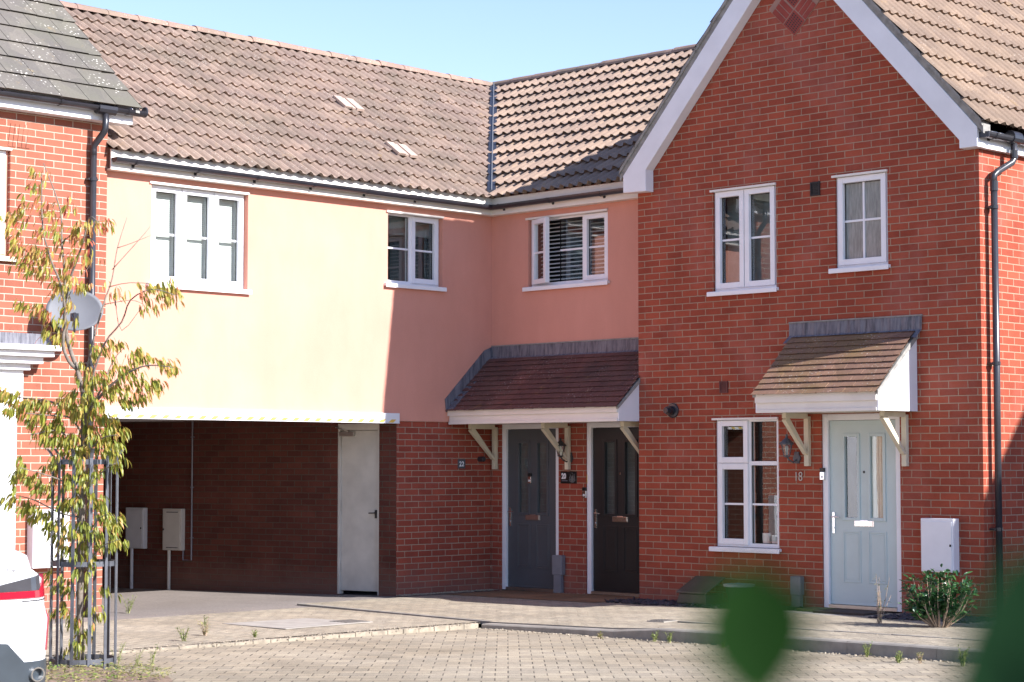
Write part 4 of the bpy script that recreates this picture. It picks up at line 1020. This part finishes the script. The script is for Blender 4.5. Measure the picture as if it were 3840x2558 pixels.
p = P(1100, 2338, 2, -.04); m = MB(); z_ = zap(p.x)+.007; m.prism([(p.x-.45,p.y-.55,z_),(p.x+.5,p.y-.5,z_),(p.x+.45,p.y+.6,z_),(p.x-.4,p.y+.5,z_)], (0,0,.006))
tag(recenter(m.build('concrete_patch', M['concrete'])), 'pale square concrete cover slab in the driveway', 'concrete slab')
# doormats and step at the sage door
o = MB().box(5.33, 5.60, GY-.38, GY-.05, zpath(5.4)+.002, zpath(5.4)+.03).build('doormat', M['matgreen']); tag(recenter(o), 'worn green mat at the left of the sage blue door', 'doormat', 'doormats')
o = MB().box(5.62, 6.25, GY-.48, GY-.06, zpath(5.9)+.002, zpath(5.9)+.024).build('doormat', M['mat']); tag(recenter(o), 'dark brown doormat in front of the sage blue door', 'doormat', 'doormats')
o = MB().box(5.25, 6.55, GY-.62, GY-.02, zpath(5.9)-.05, zpath(5.9)+.0015).build('door_step', M['concrete'], bevel=.004); tag(recenter(o), 'pale concrete step slab below the sage blue door', 'step')
# slate chippings and pebbles: uncountable ground cover
def scatter(name, mat, lb, n, reg, zf, smin, smax, flat=.35, cat='gravel'):
    m = MB()
    for i in range(n):
        x, y = reg(rnd); s_ = rnd.uniform(smin, smax); z = zf(x, y)
        c = V((x, y, z+s_*.2)); ax_ = [V((rnd.uniform(-1,1), rnd.uniform(-1,1), rnd.uniform(-.5,.5))).normalized() for _ in range(2)]
        a = ax_[0]; b_ = a.cross(V((rnd.uniform(-.3,.3), rnd.uniform(-.3,.3), 1))).normalized(); d = a.cross(b_)
        pts = [c+a*s_*.9, c+b_*s_*.6, c-a*s_*.7, c-b_*s_*.65]
        i0 = m.vs(pts + [c+d*s_*flat, c-d*s_*flat])
        for k in range(4): m.f += [[i0[k], i0[(k+1)%4], i0[4]], [i0[(k+1)%4], i0[k], i0[5]]]
    o = m.build(name, mat); tag(o, lb, cat, kind='stuff'); return o
scatter('slate_chippings', M['slatechip'], 'dark slate chippings along the foot of the brick gable', 1100, lambda r: (r.uniform(2.75, 5.2), r.uniform(-.98, -.42)), lambda x, y: zpath(x), .02, .055)
scatter('bark_chippings', M['slatechip'], 'dark chippings and dead leaves around the laurel bush', 500, lambda r: (r.uniform(6.45, 7.6), r.uniform(-1.1, -.42)), lambda x, y: zpath(x), .02, .05)
scatter('white_pebbles', M['pebble'], 'pale pebbles along the foot of the brick wall beside the carport corner', 650, lambda r: ((lambda q: (.0+r.uniform(0,.14)+.1*q*0, -1.62+q*1.6))(r.random())), lambda x, y: max(zpath(x), zap(x)), .008, .022)
scatter('door_pebbles', M['pebble'], 'loose pebbles between the shared doors', 60, lambda r: (r.uniform(1.2,1.65), r.uniform(-.08,-.01)), lambda x, y: zpath(x), .008, .02)
scatter('gutter_grit', M['pebble'], 'loose grit and dead leaves along the kerb foot', 900, lambda r: (r.uniform(3.4, 10.5), -3.52-abs(r.gauss(0,.035))), lambda x, y: zroad(x, y), .006, .022)
scatter('crossing_grit', M['pebble'], 'loose grit along the flush kerb of the driveway', 500, lambda r: (3.34+r.gauss(0,.06), r.uniform(-11,-3.5)), lambda x, y: zap(3.3)+.003, .006, .02)
scatter('path_litter', M['pebble'], 'pale gravel and leaf crumbs on the footpath', 900, lambda r: (r.uniform(.4, 9.5), r.uniform(-3.3,-1.1)), lambda x, y: zpath(x)-drop(x)*max(0, min(1, (-y-2.4)/.98)), .004, .009)
scatter('driveway_litter', M['pebble'], 'pale gravel crumbs on the driveway', 700, lambda r: (r.uniform(.2, 3.3), r.uniform(-9,-3.4)), lambda x, y: zap(x)+.005, .004, .009)
M['boxdark'] = plain('brown_grey_plastic', (.075,.062,.052), .5, var=.2)
# grey wedge-shaped box and green trug by the gable foot
a = at(2545, 2265, -.80); x0 = a.x
t = thing('storage_box', 'sloping grey plastic box standing on the slate chippings below the gable', 'box', (x0+.25, -.65, .03))
m = MB(); z0 = .035
m.prism([(x0-.02,-.82,z0),(x0+.40,-.82,z0),(x0+.40,-.82,z0+.11),(x0+.02,-.82,z0+.11)], (0,.30,0)); m.build('base', M['boxdark'], t, bevel=.01)
m = MB(); m.prism([(x0,-.84,z0+.112),(x0+.42,-.84,z0+.112),(x0+.42,-.50,z0+.27),(x0+.0,-.50,z0+.27)], (0,.0,.02)); m.build('lid', M['boxdark'], t, bevel=.006)
t = thing('plant_pot', 'dark green pot with a pale rim on the slate chippings', 'plant pot', (x0+.68, -.62, .035))
m = MB(); c = (x0+.70, -.62, .035); m.lathe(c, [(.10,0),(.15,.20)], 18); m.build('pot', M['bush'] if 0 else plain('green_plastic', (.02,.06,.03), .5), t)
MB().lathe(c, [(.15,.200),(.168,.205),(.168,.23),(.14,.232),(.14,.19)], 18, caps=False).build('rim', M['boxgrey'], t)
MB().lathe(c, [(.13,.18),(.06,.21)], 12).build('soil', M['soil'], t)

# ------------------------------------------------ laurel bush by the sage door
bc = P(3525, 2350, 2, .05)
t = thing('laurel_bush', 'small dark green laurel bush below the white meter box', 'bush', (bc.x, bc.y, .05))
L = Leaves(); st = MB(); r2 = random.Random(3)
for i in range(60):
    a0 = r2.uniform(0, 2*pi); q = r2.uniform(.1, 1); h = r2.uniform(.22, .52)*(1-.2*q*q)
    top = V((bc.x+cos(a0)*.36*q, bc.y+sin(a0)*.26*q, .05+h)); b0 = V((bc.x+cos(a0)*.06, bc.y+sin(a0)*.05, .04)); md = (top+b0)/2+V((cos(a0),sin(a0),0))*.04
    st.tube([b0, md, top], [.006,.004,.002], 5)
    for k in range(30):
        f = r2.uniform(.3, 1.08); pp = b0.lerp(top, f)+V((r2.gauss(0,.02),r2.gauss(0,.02),r2.gauss(0,.015)))
        d = V((r2.gauss(cos(a0)*.5,.6), r2.gauss(sin(a0)*.5,.6), r2.uniform(-.1,.9)))
        L.leaf(pp, d, V((r2.gauss(0,.5),r2.gauss(0,.5),1)), r2.uniform(.045,.08), r2.uniform(.02,.032), r2.random(), .15)
st.build('stem', M['dry'], t); L.build('foliage', M['bush'], t)
# ------------------------------------------------ weeds
def weed(lb, x, y, z, h, n, kind=0, seed=1, grp='weeds growing in the paving joints', name='weed', spread=.5):
    r3 = random.Random(seed); t = thing(name, lb, 'weed', (x, y, z), grp); L = Leaves(); s_ = MB()
    for i in range(n):
        a0 = r3.uniform(0, 2*pi); q = V((cos(a0)*spread*r3.uniform(.2,1), sin(a0)*spread*r3.uniform(.2,1), 1)); hh = h*r3.uniform(.5,1)
        tip = V((x, y, z))+q*hh; s_.tube([(x+cos(a0)*.01, y+sin(a0)*.01, z-.005), V((x,y,z)).lerp(tip,.55)+V((0,0,hh*.08)), tip], [.003,.002,.001], 4)
        for k in range(int(6+hh*30)):
            f = r3.uniform(.1, 1); pp = V((x,y,z)).lerp(tip, f)
            L.leaf(pp, V((r3.gauss(0,1), r3.gauss(0,1), r3.uniform(.0,1.2))), V((0,0,1)), r3.uniform(.02,.045)*(1.2-f*.5), r3.uniform(.006,.014), (r3.uniform(.75,1) if kind else r3.uniform(0,.8)), .2)
    s_.build('stems', M['dry' if kind else 'stem'], t); L.build('leaves', M['weed'], t)
ws = [(480, 2300, -.05, .20, 9, 0, 'pale feathery weed at the edge of the driveway tarmac', 'a'), (690, 2400, -.05, .16, 9, 0, 'low green weed beside the pale flush kerb', 'b'), (770, 2380, -.05, .20, 10, 1, 'dry straw-coloured tuft beside the pale flush kerb', 'c'),
      (438, 2495, -.06, .20, 4, 0, 'upright green weed nearest the tree guard on the road', 'd'), (508, 2500, -.06, .15, 3, 0, 'short upright weed between two taller ones on the road', 'e'), (565, 2495, -.06, .20, 4, 0, 'upright green weed on the road farthest right of the tree guard', 'f'),
      (955, 2385, -.05, .09, 7, 0, 'low green tuft on the flush kerb right of the straw tuft', 'g'), (2455, 2398, -.08, .10, 8, 0, 'green weed at the kerb foot where the kerb rises', 'h'), (2510, 2405, -.08, .11, 8, 0, 'bushy green weed at the bend of the kerb', 'i'),
      (2250, 2378, -.06, .07, 8, 1, 'dry yellow tuft on the low end of the kerb', 'j'), (2712, 2425, -.08, .07, 6, 0, 'small weed at the kerb foot left of the blurred leaf', 'k'), (3250, 2465, -.08, .14, 8, 0, 'upright green weed against the kerb face', 'l'), (3370, 2490, -.08, .10, 9, 0, 'spreading green weed at the kerb foot', 'm'),
      (3450, 2492, -.08, .09, 7, 1, 'dry brown weed at the kerb foot', 'n'), (3610, 2505, -.08, .16, 14, 0, 'largest green weed at the kerb foot near the right edge', 'o'), (3365, 2430, .04, .05, 5, 0, 'tiny weed on top of the kerb', 'p'), (770, 2340, -.04, .12, 4, 0, 'thin single weed in the driveway paving', 'q')]
for i, (x, y, z, h, n, kd, lb, _) in enumerate(ws):
    p = P(x, y+6, 2, z)
    if p.y > -3.49 and p.x > 3.4 and z < 0: p.y = -3.53
    zz = zroad(p.x, p.y) if (p.y < -3.5 and p.x > 3.4) else (zap(p.x) if p.x < 3.4 else zpath(p.x)); weed(lb, p.x, p.y, zz, h, n, kd, 10+i, spread=.6)
p = P(3300, 2335, 2, .05)
t = thing('dried_flower', 'spindly dried flower stalks in front of the sage blue door', 'weed', (p.x, p.y, .05)); r4 = random.Random(8); s_ = MB(); L = Leaves()
for i in range(9):
    tip = V((p.x+r4.gauss(0,.07), p.y+r4.gauss(0,.06), .05+r4.uniform(.22,.50))); b0 = V((p.x+r4.gauss(0,.02), p.y+r4.gauss(0,.02), .045)); s_.tube([b0, b0.lerp(tip,.5)+V((r4.gauss(0,.012),0,0)), tip], [.004,.003,.0015], 5)
    for k in range(7): L.leaf(b0.lerp(tip, r4.uniform(.1,1)), V((r4.gauss(0,1),r4.gauss(0,1),r4.uniform(-.5,1))), V((0,0,1)), r4.uniform(.015,.04), .01, r4.choice((.1,.5,.95,1)), .3)
s_.build('stalks', M['dry'], t); L.build('seed_heads', M['weed'], t)

# ============================================================ TREE AND GUARD
DS = 1.6312
dz = (-.055-CAM.z)/ray(310, 2512).z
TB = PD(310, 2512, dz)
def DP(x, y, off=0): return PD(x*DS, y*DS, dz+off)
tg = thing('tree_guard', 'round grey steel tree guard with flared bar tops around the sapling', 'tree guard', TB)
gr = .258; gh_ = 1.72
hb = MB()
for k in range(12):
    a0 = 2*pi*k/12+.13; n_ = V((cos(a0), sin(a0), 0)); t_ = V((-sin(a0), cos(a0), 0))
    for (r0, z0, r1, z1) in ((gr, -.02, gr, gh_-.05), (gr, gh_-.05, gr+.02, gh_-.01), (gr+.02, gh_-.01, gr+.05, gh_+.025)):
        A, B = TB+n_*r0+V((0,0,z0)), TB+n_*r1+V((0,0,z1)); q = t_*.014
        mb_ = MB() if 0 else None
        if z0 < 0: bar = MB()
        bar.prism([A-q, A+q, B+q, B-q], n_*.006)
    bar.build('upright_bar', M['galv'], tg)
for z in (.08, .84, 1.64):
    hp = MB(); pts = [(TB+V((cos(2*pi*k/28)*(gr-.004), sin(2*pi*k/28)*(gr-.004), z))) for k in range(28)]
    for k in range(28):
        A, B = pts[k], pts[(k+1) % 28]; hp.prism([A-V((0,0,.02)), B-V((0,0,.02)), B+V((0,0,.02)), A+V((0,0,.02))], (TB-A).normalized()*.005*V((1,1,0)) if 0 else ((TB.x-A.x)*.02, (TB.y-A.y)*.02, 0))
    hp.build('hoop', M['galv'], tg)
tr = thing('sapling_tree', 'young street tree with drooping leaves turning red and yellow', 'tree', TB)
tk = MB(); r5 = random.Random(21)
def limb(pts, r0, r1, off0=0, off1=0):
    n = len(pts); P3 = []
    for i, (x, y) in enumerate(pts): P3.append(DP(x, y, off0+(off1-off0)*i/(n-1)))
    # resample for smooth bends
    out = []; rr = []
    for i in range(n-1):
        for k in range(3):
            f = k/3; p0 = P3[max(i-1,0)]; p1 = P3[i]; p2 = P3[i+1]; p3 = P3[min(i+2,n-1)]
            out.append(.5*((2*p1)+(p2-p0)*f+(2*p0-5*p1+4*p2-p3)*f*f+(3*p1-p0-3*p2+p3)*f**3)); rr.append(r0+(r1-r0)*((i+f)/(n-1)))
    out.append(P3[-1]); rr.append(r1)
    tk.tube(out, rr, 8); return out
limb([(187,1545),(184,1400),(187,1250),(190,1100),(193,980),(191,905)], .028, .022)
limb([(191,905),(178,850),(160,800),(150,750),(148,700)], .020, .014, 0, .05)
limb([(178,850),(158,830),(145,790),(150,720),(138,650),(118,600),(98,520),(96,400)], .016, .004, 0, -.2)
limb([(148,700),(150,640),(142,560),(138,480),(100,375)], .014, .003, .05, .2)
limb([(150,690),(165,630),(190,560),(205,500),(225,510)], .012, .003, .05, -.15)
limb([(191,905),(210,800),(238,700),(258,640),(270,570),(292,500)], .010, .002, 0, .25)
limb([(193,940),(235,800),(280,740),(300,690),(350,665),(405,680)], .009, .003, 0, -.3)
limb([(193,960),(240,900),(290,860),(340,840),(400,845)], .014, .003, 0, -.35)
limb([(193,960),(230,900),(260,830),(285,800)], .010, .003, 0, .3)
limb([(193,960),(150,935),(100,920),(50,915),(10,905)], .012, .003, 0, .3)
limb([(190,1000),(160,960),(110,955),(60,950)], .009, .003, 0, -.3)
limb([(190,1060),(150,1000),(120,990),(70,1000)], .008, .003, 0, -.2)
limb([(190,1060),(230,1010),(270,1000)], .008, .003, 0, -.25)
limb([(189,1150),(150,1110),(100,1090),(45,1075)], .008, .003, 0, -.3)
limb([(189,1190),(140,1180),(80,1150),(40,1140)], .008, .003, 0, .15)
limb([(189,1150),(230,1090),(265,1065)], .007, .003, 0, -.25)
limb([(188,1250),(230,1190),(262,1185)], .006, .002, 0, -.3)
limb([(188,1320),(230,1260),(275,1240)], .006, .002, 0, -.3)
for (pts) in ([(250,660),(300,650),(385,655)], [(258,620),(330,540),(345,520)], [(240,700),(300,690),(330,700)], [(270,570),(300,560),(350,540)], [(265,690),(280,760),(330,700)], [(148,700),(170,660),(215,600)], [(140,560),(190,520),(240,505)]): limb(pts, .004, .0015, .0, r5.uniform(-.3,.3))
tk.build('trunk', M['bark'], tr, smooth=True)
CL = [(95,395,3),(75,435,3),(112,468,4),(60,470,3),(48,505,4),(102,520,4),(18,488,4),(28,540,5),(62,560,5),(130,490,4),(152,468,4),(140,540,4),(182,520,5),(190,550,5),(215,515,3),(240,510,4),(172,590,5),(90,590,5),(110,622,5),(150,620,4),(205,590,3),(45,600,5),(130,660,6),(160,690,5),(190,655,4),(172,640,5),(60,700,4),(92,708,6),(112,730,5),(150,742,3),(140,780,4),(120,765,4),(270,668,3),(340,662,5),(370,668,6),(402,685,6),(345,700,5),(385,660,5),(30,565,4),(80,610,5),(120,580,4),
 (232,800,6),(262,790,6),(300,820,7),(335,812,7),(372,830,7),(392,842,5),(280,850,7),(240,860,7),(202,850,5),(312,868,6),(352,880,7),(332,900,6),(250,900,8),(222,930,8),(282,920,8),(202,900,7),(265,875,6),(300,895,6),
 (8,905,7),(40,912,8),(70,922,8),(30,940,8),(102,930,8),(130,950,8),(82,958,8),(112,980,8),(152,920,6),(180,950,8),(60,930,7),(92,1000,5),(152,1000,8),(202,980,9),(242,960,9),(270,985,9),(232,1010,9),(192,1020,8),(160,1040,7),(262,1020,7),(215,960,8),(140,975,7),(120,1010,6),(245,1035,7),(170,900,6),(195,925,7),(160,925,6),(225,985,7),(175,1000,7),(200,870,6),(185,1060,6),(150,1150,6),(195,1100,6),(170,1210,6),(195,1250,6),
 (130,1060,7),(265,1065,6),(212,1080,8),(45,1078,7),(70,1098,8),(102,1120,8),(30,1140,6),(60,1158,8),(90,1180,8),(120,1200,8),(152,1100,8),(172,1150,8),(192,1130,8),(232,1150,8),(252,1190,7),(182,1200,8),(212,1220,8),(270,1240,7),(242,1250,8),(162,1260,8),(202,1280,8),(182,1320,7),(152,1350,7),(232,1190,8),(142,1400,6),(172,1430,6),(202,1450,6),(212,1400,5),(182,1500,5),(160,1480,4),(258,1185,6),(140,1230,6),(130,1320,4),(240,1360,4)]
LF = Leaves()
for (x, y, n) in CL:
    red = max(0, min(1, (1150-y)/700))
    for j in range(8):
        cx_, cy_ = x+r5.gauss(0,12), y+r5.gauss(0,9)
        off = r5.gauss(0, .16)
        c = DP(cx_, cy_, off); out = (c-V((TB.x,TB.y,c.z))); out.z = 0
        if out.length > .01: out.normalize()
        red2 = red if r5.random() > .3 else red*.4
        tk2 = c + V((0,0,.02))
        for i in range(max(3, int(n*.95))):
            a0 = r5.uniform(0, 2*pi); d = V((cos(a0)*.65, sin(a0)*.65, 0))+out*.35+V((0,0,r5.uniform(-1.3,-.35)))
            pp = c+V((cos(a0),sin(a0),0))*r5.uniform(0,.025)+V((0,0,r5.uniform(-.015,.02)))
            v = min(1, max(0, r5.gauss(.30+.38*red2, .2)))
            LF.leaf(pp, d, V((cos(a0),sin(a0),.8)), r5.uniform(.045,.092), r5.uniform(.015,.025), v, r5.uniform(.3,.7))
LF.build('leaves', M['leaf'], tr)
# planting bed with litter
m = MB(); r6 = random.Random(4); cb = V((4.95, -9.35, 0)); ring_ = []
for k in range(24):
    a0 = 2*pi*k/24; rr = .80+.12*sin(3*a0)+.06*sin(7*a0); x = cb.x+cos(a0)*rr*1.1; y = cb.y+sin(a0)*rr*.75; ring_.append((x, y, zroad(x, y)+.004))
i0 = m.vs(ring_); i1 = m.vs([((p[0]*.6+cb.x*.4), (p[1]*.6+cb.y*.4), zroad(cb.x,cb.y)+.035) for p in ring_]); ic = m.vs([(cb.x,cb.y,zroad(cb.x,cb.y)+.04)])[0]
for k in range(24): m.f += [[i0[k],i0[(k+1)%24],i1[(k+1)%24],i1[k]],[i1[k],i1[(k+1)%24],ic]]
o = m.build('planting_bed', M['soil']); o['kind'] = 'structure'
LT = Leaves()
for i in range(1300):
    a0 = r6.uniform(0, 2*pi); q = sqrt(r6.random())*.85; x = cb.x+cos(a0)*q*1.1; y = cb.y+sin(a0)*q*.8
    LT.leaf((x, y, zroad(x,y)+.03+r6.uniform(0,.04)), (r6.gauss(0,1),r6.gauss(0,1),r6.uniform(-.1,.5)), (r6.gauss(0,.3),r6.gauss(0,.3),1), r6.uniform(.02,.05), r6.uniform(.008,.02), r6.choice((.2,.5,.9,.95,1)), .3)
tag(LT.build('leaf_litter', M['weed']), 'dry leaf litter and low weeds around the foot of the tree guard', 'leaf litter', kind='stuff')

# ============================================================ WHITE CAR (rear corner in view)
cr = V(PD(206, 2400, 12.9)); CY = R(6); cz0 = zroad(cr.x, cr.y)
ca_, sa_ = cos(CY), sin(CY)
# local: a forward (-x), b to its left (-y), z up from ground; origin at the rear right corner
def CT(a, b_, z): return (cr.x - a*ca_ - b_*sa_*-1*-1 if 0 else cr.x - a*ca_ + b_*sa_, cr.y - b_*ca_ - a*sa_, cz0+z)
car = thing('parked_car', 'white parked saloon car with red rear lamps cut off by the left edge', 'car', (cr.x-2.2, cr.y-.9, cz0))
LEN, WID = 4.6, 1.80
def prof(s):
    """top height and half-width data at station s (0 rear, 1 front)"""
    hs = [(0,.80),(.015,1.01),(.04,1.05),(.13,1.10),(.20,1.26),(.30,1.40),(.45,1.44),(.58,1.36),(.70,1.08),(.78,1.0),(.93,.88),(.985,.76),(1,.6)]
    for (a, h), (b_, g) in zip(hs[:-1], hs[1:]):
        if a <= s <= b_: return h+(g-h)*(s-a)/(b_-a)
    return .6
st_ = [0,.006,.015,.03,.05,.09,.13,.17,.20,.25,.30,.38,.45,.52,.58,.64,.70,.75,.80,.87,.93,.97,.99,1]
body = MB(); rings = []
for s in st_:
    top = prof(s); endin = max(0, 1-s/.045)**2*.17 + max(0, (s-.93)/.07)**2*.20
    hw = WID/2-endin; cab = top > 1.11
    w_top = hw*(.98 if not cab else .66)
    zs = [(.20,.93),(.30,.985),(.48,1.0),(.64,1.0),(.78,.965),(.88,.93)]
    pts = [(hw*f, z) for z, f in zs if z < top-.02]
    if cab: pts += [(hw*.90,.96),(hw*.80,(.96+top)/2+.03),(hw*.66,top-.03),(hw*.45,top-.004)]
    else: pts += [(hw*.88,top-.035),(hw*.80,top-.012),(hw*.7,top-.006),(hw*.45,top-.0)]
    while len(pts) < 10: pts.insert(0, pts[0])
    pts = pts[-10:]
    full = [(-x, z) for x, z in pts] + [(0, top+.004)] + [(x, z) for x, z in pts[::-1]]
    rings.append(body.vs([CT(s*LEN, WID/2+b_, z) for b_, z in full]))
for i in range(len(rings)-1):
    for k in range(len(rings[0])-1): body.f.append([rings[i][k], rings[i][k+1], rings[i+1][k+1], rings[i+1][k]])
body.f.append(rings[-1])
# sculpted rear face
def rx(b_, z):
    q = min(b_, WID-b_); e = max(0, (.24-q)/.24); x = .012+.16*e*e
    if z > .62: x += (z-.62)**2*.35
    if z < .62: x += -.035+(.62-z)*.06
    return x
rb = [0,.02,.05,.09,.14,.20,.30,.45,.65,.9,1.15,1.35,1.5,1.6,1.66,1.71,1.75,1.78,1.8]; rz = [.16,.24,.30,.36,.44,.52,.60,.68,.76,.84,.92,.98,1.02]
def side(z): return .018+ (.055*(abs(z-.60)/.40)**1.6)
g = [[None]*len(rz) for _ in rb]
for i, b_ in enumerate(rb):
    for j, z in enumerate(rz):
        sd_ = side(z); bb = sd_+(WID-2*sd_)*b_/WID; zz = z - (max(0, z-.8)/.22)*max(0, (.42-min(b_, WID-b_))/.42)**1.3*.17
        g[i][j] = body.vs([CT(rx(bb, zz)-.06, bb, zz)])[0]
for i in range(len(rb)-1):
    for j in range(len(rz)-1): body.f.append([g[i][j], g[i+1][j], g[i+1][j+1], g[i][j+1]])
body.build('body', M['carwhite'], car, smooth=True)
def panel(name, mat, pts, out=.012, parent=car):
    """patch following the rear face: pts in (b, z)"""
    m = MB(); f_ = m.vs([CT(rx(b_, z)-.06-out, b_, z) for b_, z in pts]); k_ = m.vs([CT(rx(b_, z)-.03, b_, z) for b_, z in pts])
    m.f.append(f_)
    for i in range(len(pts)): m.f.append([f_[i], f_[(i+1)%len(pts)], k_[(i+1)%len(pts)], k_[i]])
    return m.build(name, mat, parent, bevel=.003)
def strip(name, mat, bs, lo, hi, out=.01, parent=car):
    m = MB(); A = []; Bq = []
    for b_ in bs:
        z0, z1 = lo(b_), hi(b_); A.append([CT(rx(b_,z0)-.06-out,b_,z0), CT(rx(b_,z1)-.06-out,b_,z1), CT(rx(b_,z1)-.03,b_,z1), CT(rx(b_,z0)-.03,b_,z0)])
    ids = [m.vs(q) for q in A]
    for i in range(len(ids)-1):
        for k in range(4): m.f.append([ids[i][k], ids[i][(k+1)%4], ids[i+1][(k+1)%4], ids[i+1][k]])
    m.f += [ids[0][::-1], ids[-1]]; return m.build(name, mat, parent)
lin = lambda a, b_, n: [a+(b_-a)*i/n for i in range(n+1)]
tz = lambda b_: .885-.10*max(0, (b_-.12))   # upper edge of the lamp
strip('tail_lamp', M['lightred'], lin(.062, .62, 12), lambda b_: .742, lambda b_: .785+max(0,(.15-b_))*1.1, .014)
strip('lamp_glass', M['lightdark'], lin(.135, .60, 10), lambda b_: .787, lambda b_: .885-.16*(b_-.13), .012)
strip('tail_lamp', M['lightred'], lin(1.18, 1.738, 12), lambda b_: .742, lambda b_: .785+max(0,(b_-1.65))*1.1, .014)
strip('bumper_valance', M['cardark'], lin(.03, 1.77, 26), lambda b_: .17, lambda b_: (.345 if .02 < b_ < .30 or b_ > 1.50 else .345+.13*min(1, (min(b_, 1.8-b_)-.30)/.14)), .012)
strip('reflector', M['lightred'], [.026,.034,.046,.060,.070], lambda b_: .40+ (0 if b_ > .05 else (.05-b_)*7), lambda b_: .42+max(0, (.070-b_))*5.2, .018)
for b_ in (.205, 1.595):
    m = MB(); q = CT(rx(b_,.31)-.06, b_, .262); dirv = V(CT(1,0,0))-V(CT(0,0,0)); A = V(q)-dirv*.035; B = V(q)+dirv*.12
    n = 20; ot, it = [], []
    for (Pp, r_) in ((B,.046),(A,.046),(A,.038),(B,.038)):
        s1 = V(CT(0,1,0))-V(CT(0,0,0)); ot.append(m.vs([Pp+(s1*cos(2*pi*k/n)*1.15+V((0,0,1))*sin(2*pi*k/n))*r_ for k in range(n)]))
    for i in range(3):
        for k in range(n): m.f.append([ot[i][k], ot[i][(k+1)%n], ot[i+1][(k+1)%n], ot[i+1][k]])
    m.f.append(ot[0][:]); m.build('exhaust_tip', M['chrome'], car, smooth=False)
strip('panel_gap', M['rubber'], lin(.10, 1.70, 24), lambda b_: .640, lambda b_: .646, .0105)
strip('panel_gap', M['rubber'], lin(.02, .30, 6), lambda b_: .722+.0*b_, lambda b_: .727, .0105)
text('330e', .045, lambda u, d, z: CT(rx(.5,.93)-.068+d*.3, .44-u, .905+z), .006, M['chrome'], 'badge', car, sx=1.25)
m = MB(); 
for (s0, s1) in ((.17,.30),):
    m.prism([CT(.135*LEN,.35,1.135),CT(.135*LEN,WID-.35,1.135),CT(.285*LEN,WID-.38,1.40),CT(.285*LEN,.38,1.40)], (0,0,.012))
m.build('rear_window', M['lightdark'], car)
for e in (0, 1):
    def CS(a, b_, z): return CT(a, b_ if e == 0 else WID-b_, z)
    for pts in ([(1.15,.10,1.02),(2.0,.085,1.0),(2.0,.235,1.33),(1.55,.25,1.33)], [(2.07,.085,1.0),(3.02,.10,.97),(2.55,.26,1.30),(2.07,.235,1.33)]):
        q = [V(CS(a, b_-.03, z)) for a, b_, z in pts]; m = MB(); m.prism(q, V(CS(0,.02,0))-V(CS(0,0,0))); m.build('side_window', M['lightdark'], car)
    for a in (.99, 1.98, 2.95):
        m = MB(); m.prism([CS(a,-.006,.36),CS(a+.008,-.006,.36),CS(a+.008,.06,.95),CS(a,.06,.95)], V(CS(0,.03,0))-V(CS(0,0,0))); m.build('door_gap', M['rubber'], car)
for a, b_ in ((.85,.0),(.85,WID-.2),(3.7,.0),(3.7,WID-.2)):
    wq = MB(); q = V(CT(a, b_+(-.012 if b_ < .5 else .042), .32)); s1 = (V(CT(0,1,0))-V(CT(0,0,0)))
    pr = [(.20,0),(.31,.01),(.325,.04),(.325,.13),(.31,.16),(.20,.17)]; rg = []
    f1 = V(CT(1,0,0))-V(CT(0,0,0))
    for r_, h in pr: rg.append(wq.vs([q+s1*h+(f1*cos(2*pi*k/24)+V((0,0,1))*sin(2*pi*k/24))*r_ for k in range(24)]))
    for i in range(len(rg)-1):
        for k in range(24): wq.f.append([rg[i][k], rg[i][(k+1)%24], rg[i+1][(k+1)%24], rg[i+1][k]])
    wh = wq.build('wheel', M['rubber'], car); wq = MB(); wq.tube([q+s1*.03, q+s1*.14], .205, 20); wq.build('rim', M['steel'], wh)

# ============================================================ FOREGROUND LEAVES close to the lens (out of focus)
fg = thing('hedge_sprig', 'out-of-focus dark green leaves close to the camera at the lower right', 'shrub', PD(3300, 3200, .85))
def bigleaf(mb, base, tip, wd, nrm, v, seg=8, curl=.0):
    base, tip = V(base), V(tip); d = tip-base; Lh = d.length; d.normalize(); n = V(nrm); n = (n-d*n.dot(d)).normalized(); sd_ = d.cross(n)
    rows = []
    for i in range(seg+1):
        q = i/seg; w_ = wd*(sin(pi*min(1, q*.93+.07))**.8)*(1-.25*q) if 0 < i < seg else wd*.04
        c = base+d*Lh*q-n*curl*Lh*q*q; rows.append(mb.vs([c-sd_*w_/2+n*w_*.12, c-sd_*w_/4+n*w_*.03, c, c+sd_*w_/4+n*w_*.03, c+sd_*w_/2+n*w_*.12]))
    for i in range(seg):
        for k in range(4): mb.f.append([rows[i][k], rows[i][k+1], rows[i+1][k+1], rows[i+1][k]]); mb.val.append(v)
bn = -fw
for (A, B, wd_, nn, v) in (((2790,2110,.54),(2850,2680,.54),.037,(.1,.2,.3),.5), ((2960,2170,.56),(2890,2560,.56),.014,(.5,.2,.3),1), ((3790,2900,.56),(3810,2060,.56),.050,(.3,.2,.3),.2),
                           ((3950,2800,.56),(3900,2080,.58),.030,(.1,.5,.3),.1), ((3720,2900,.56),(3690,2330,.56),.028,(-.3,.2,.3),0), ((3700,2800,.9),(3850,2450,.9),.05,(0,0,0),0)):
    lm = Leaves(); bigleaf(lm, PD(*A), PD(*B), wd_, bn+V(nn), v); lm.build('leaf', M['near'], fg, smooth=True)
sm = MB(); sm.tube([PD(2850,2640,.54), PD(2900,2900,.68), PD(3200,3300,.86)], .0012, 6); sm.tube([PD(3800,2900,.58), PD(3650,3100,.7), PD(3200,3300,.86)], .0015, 6); sm.build('twig', M['stem'], fg)
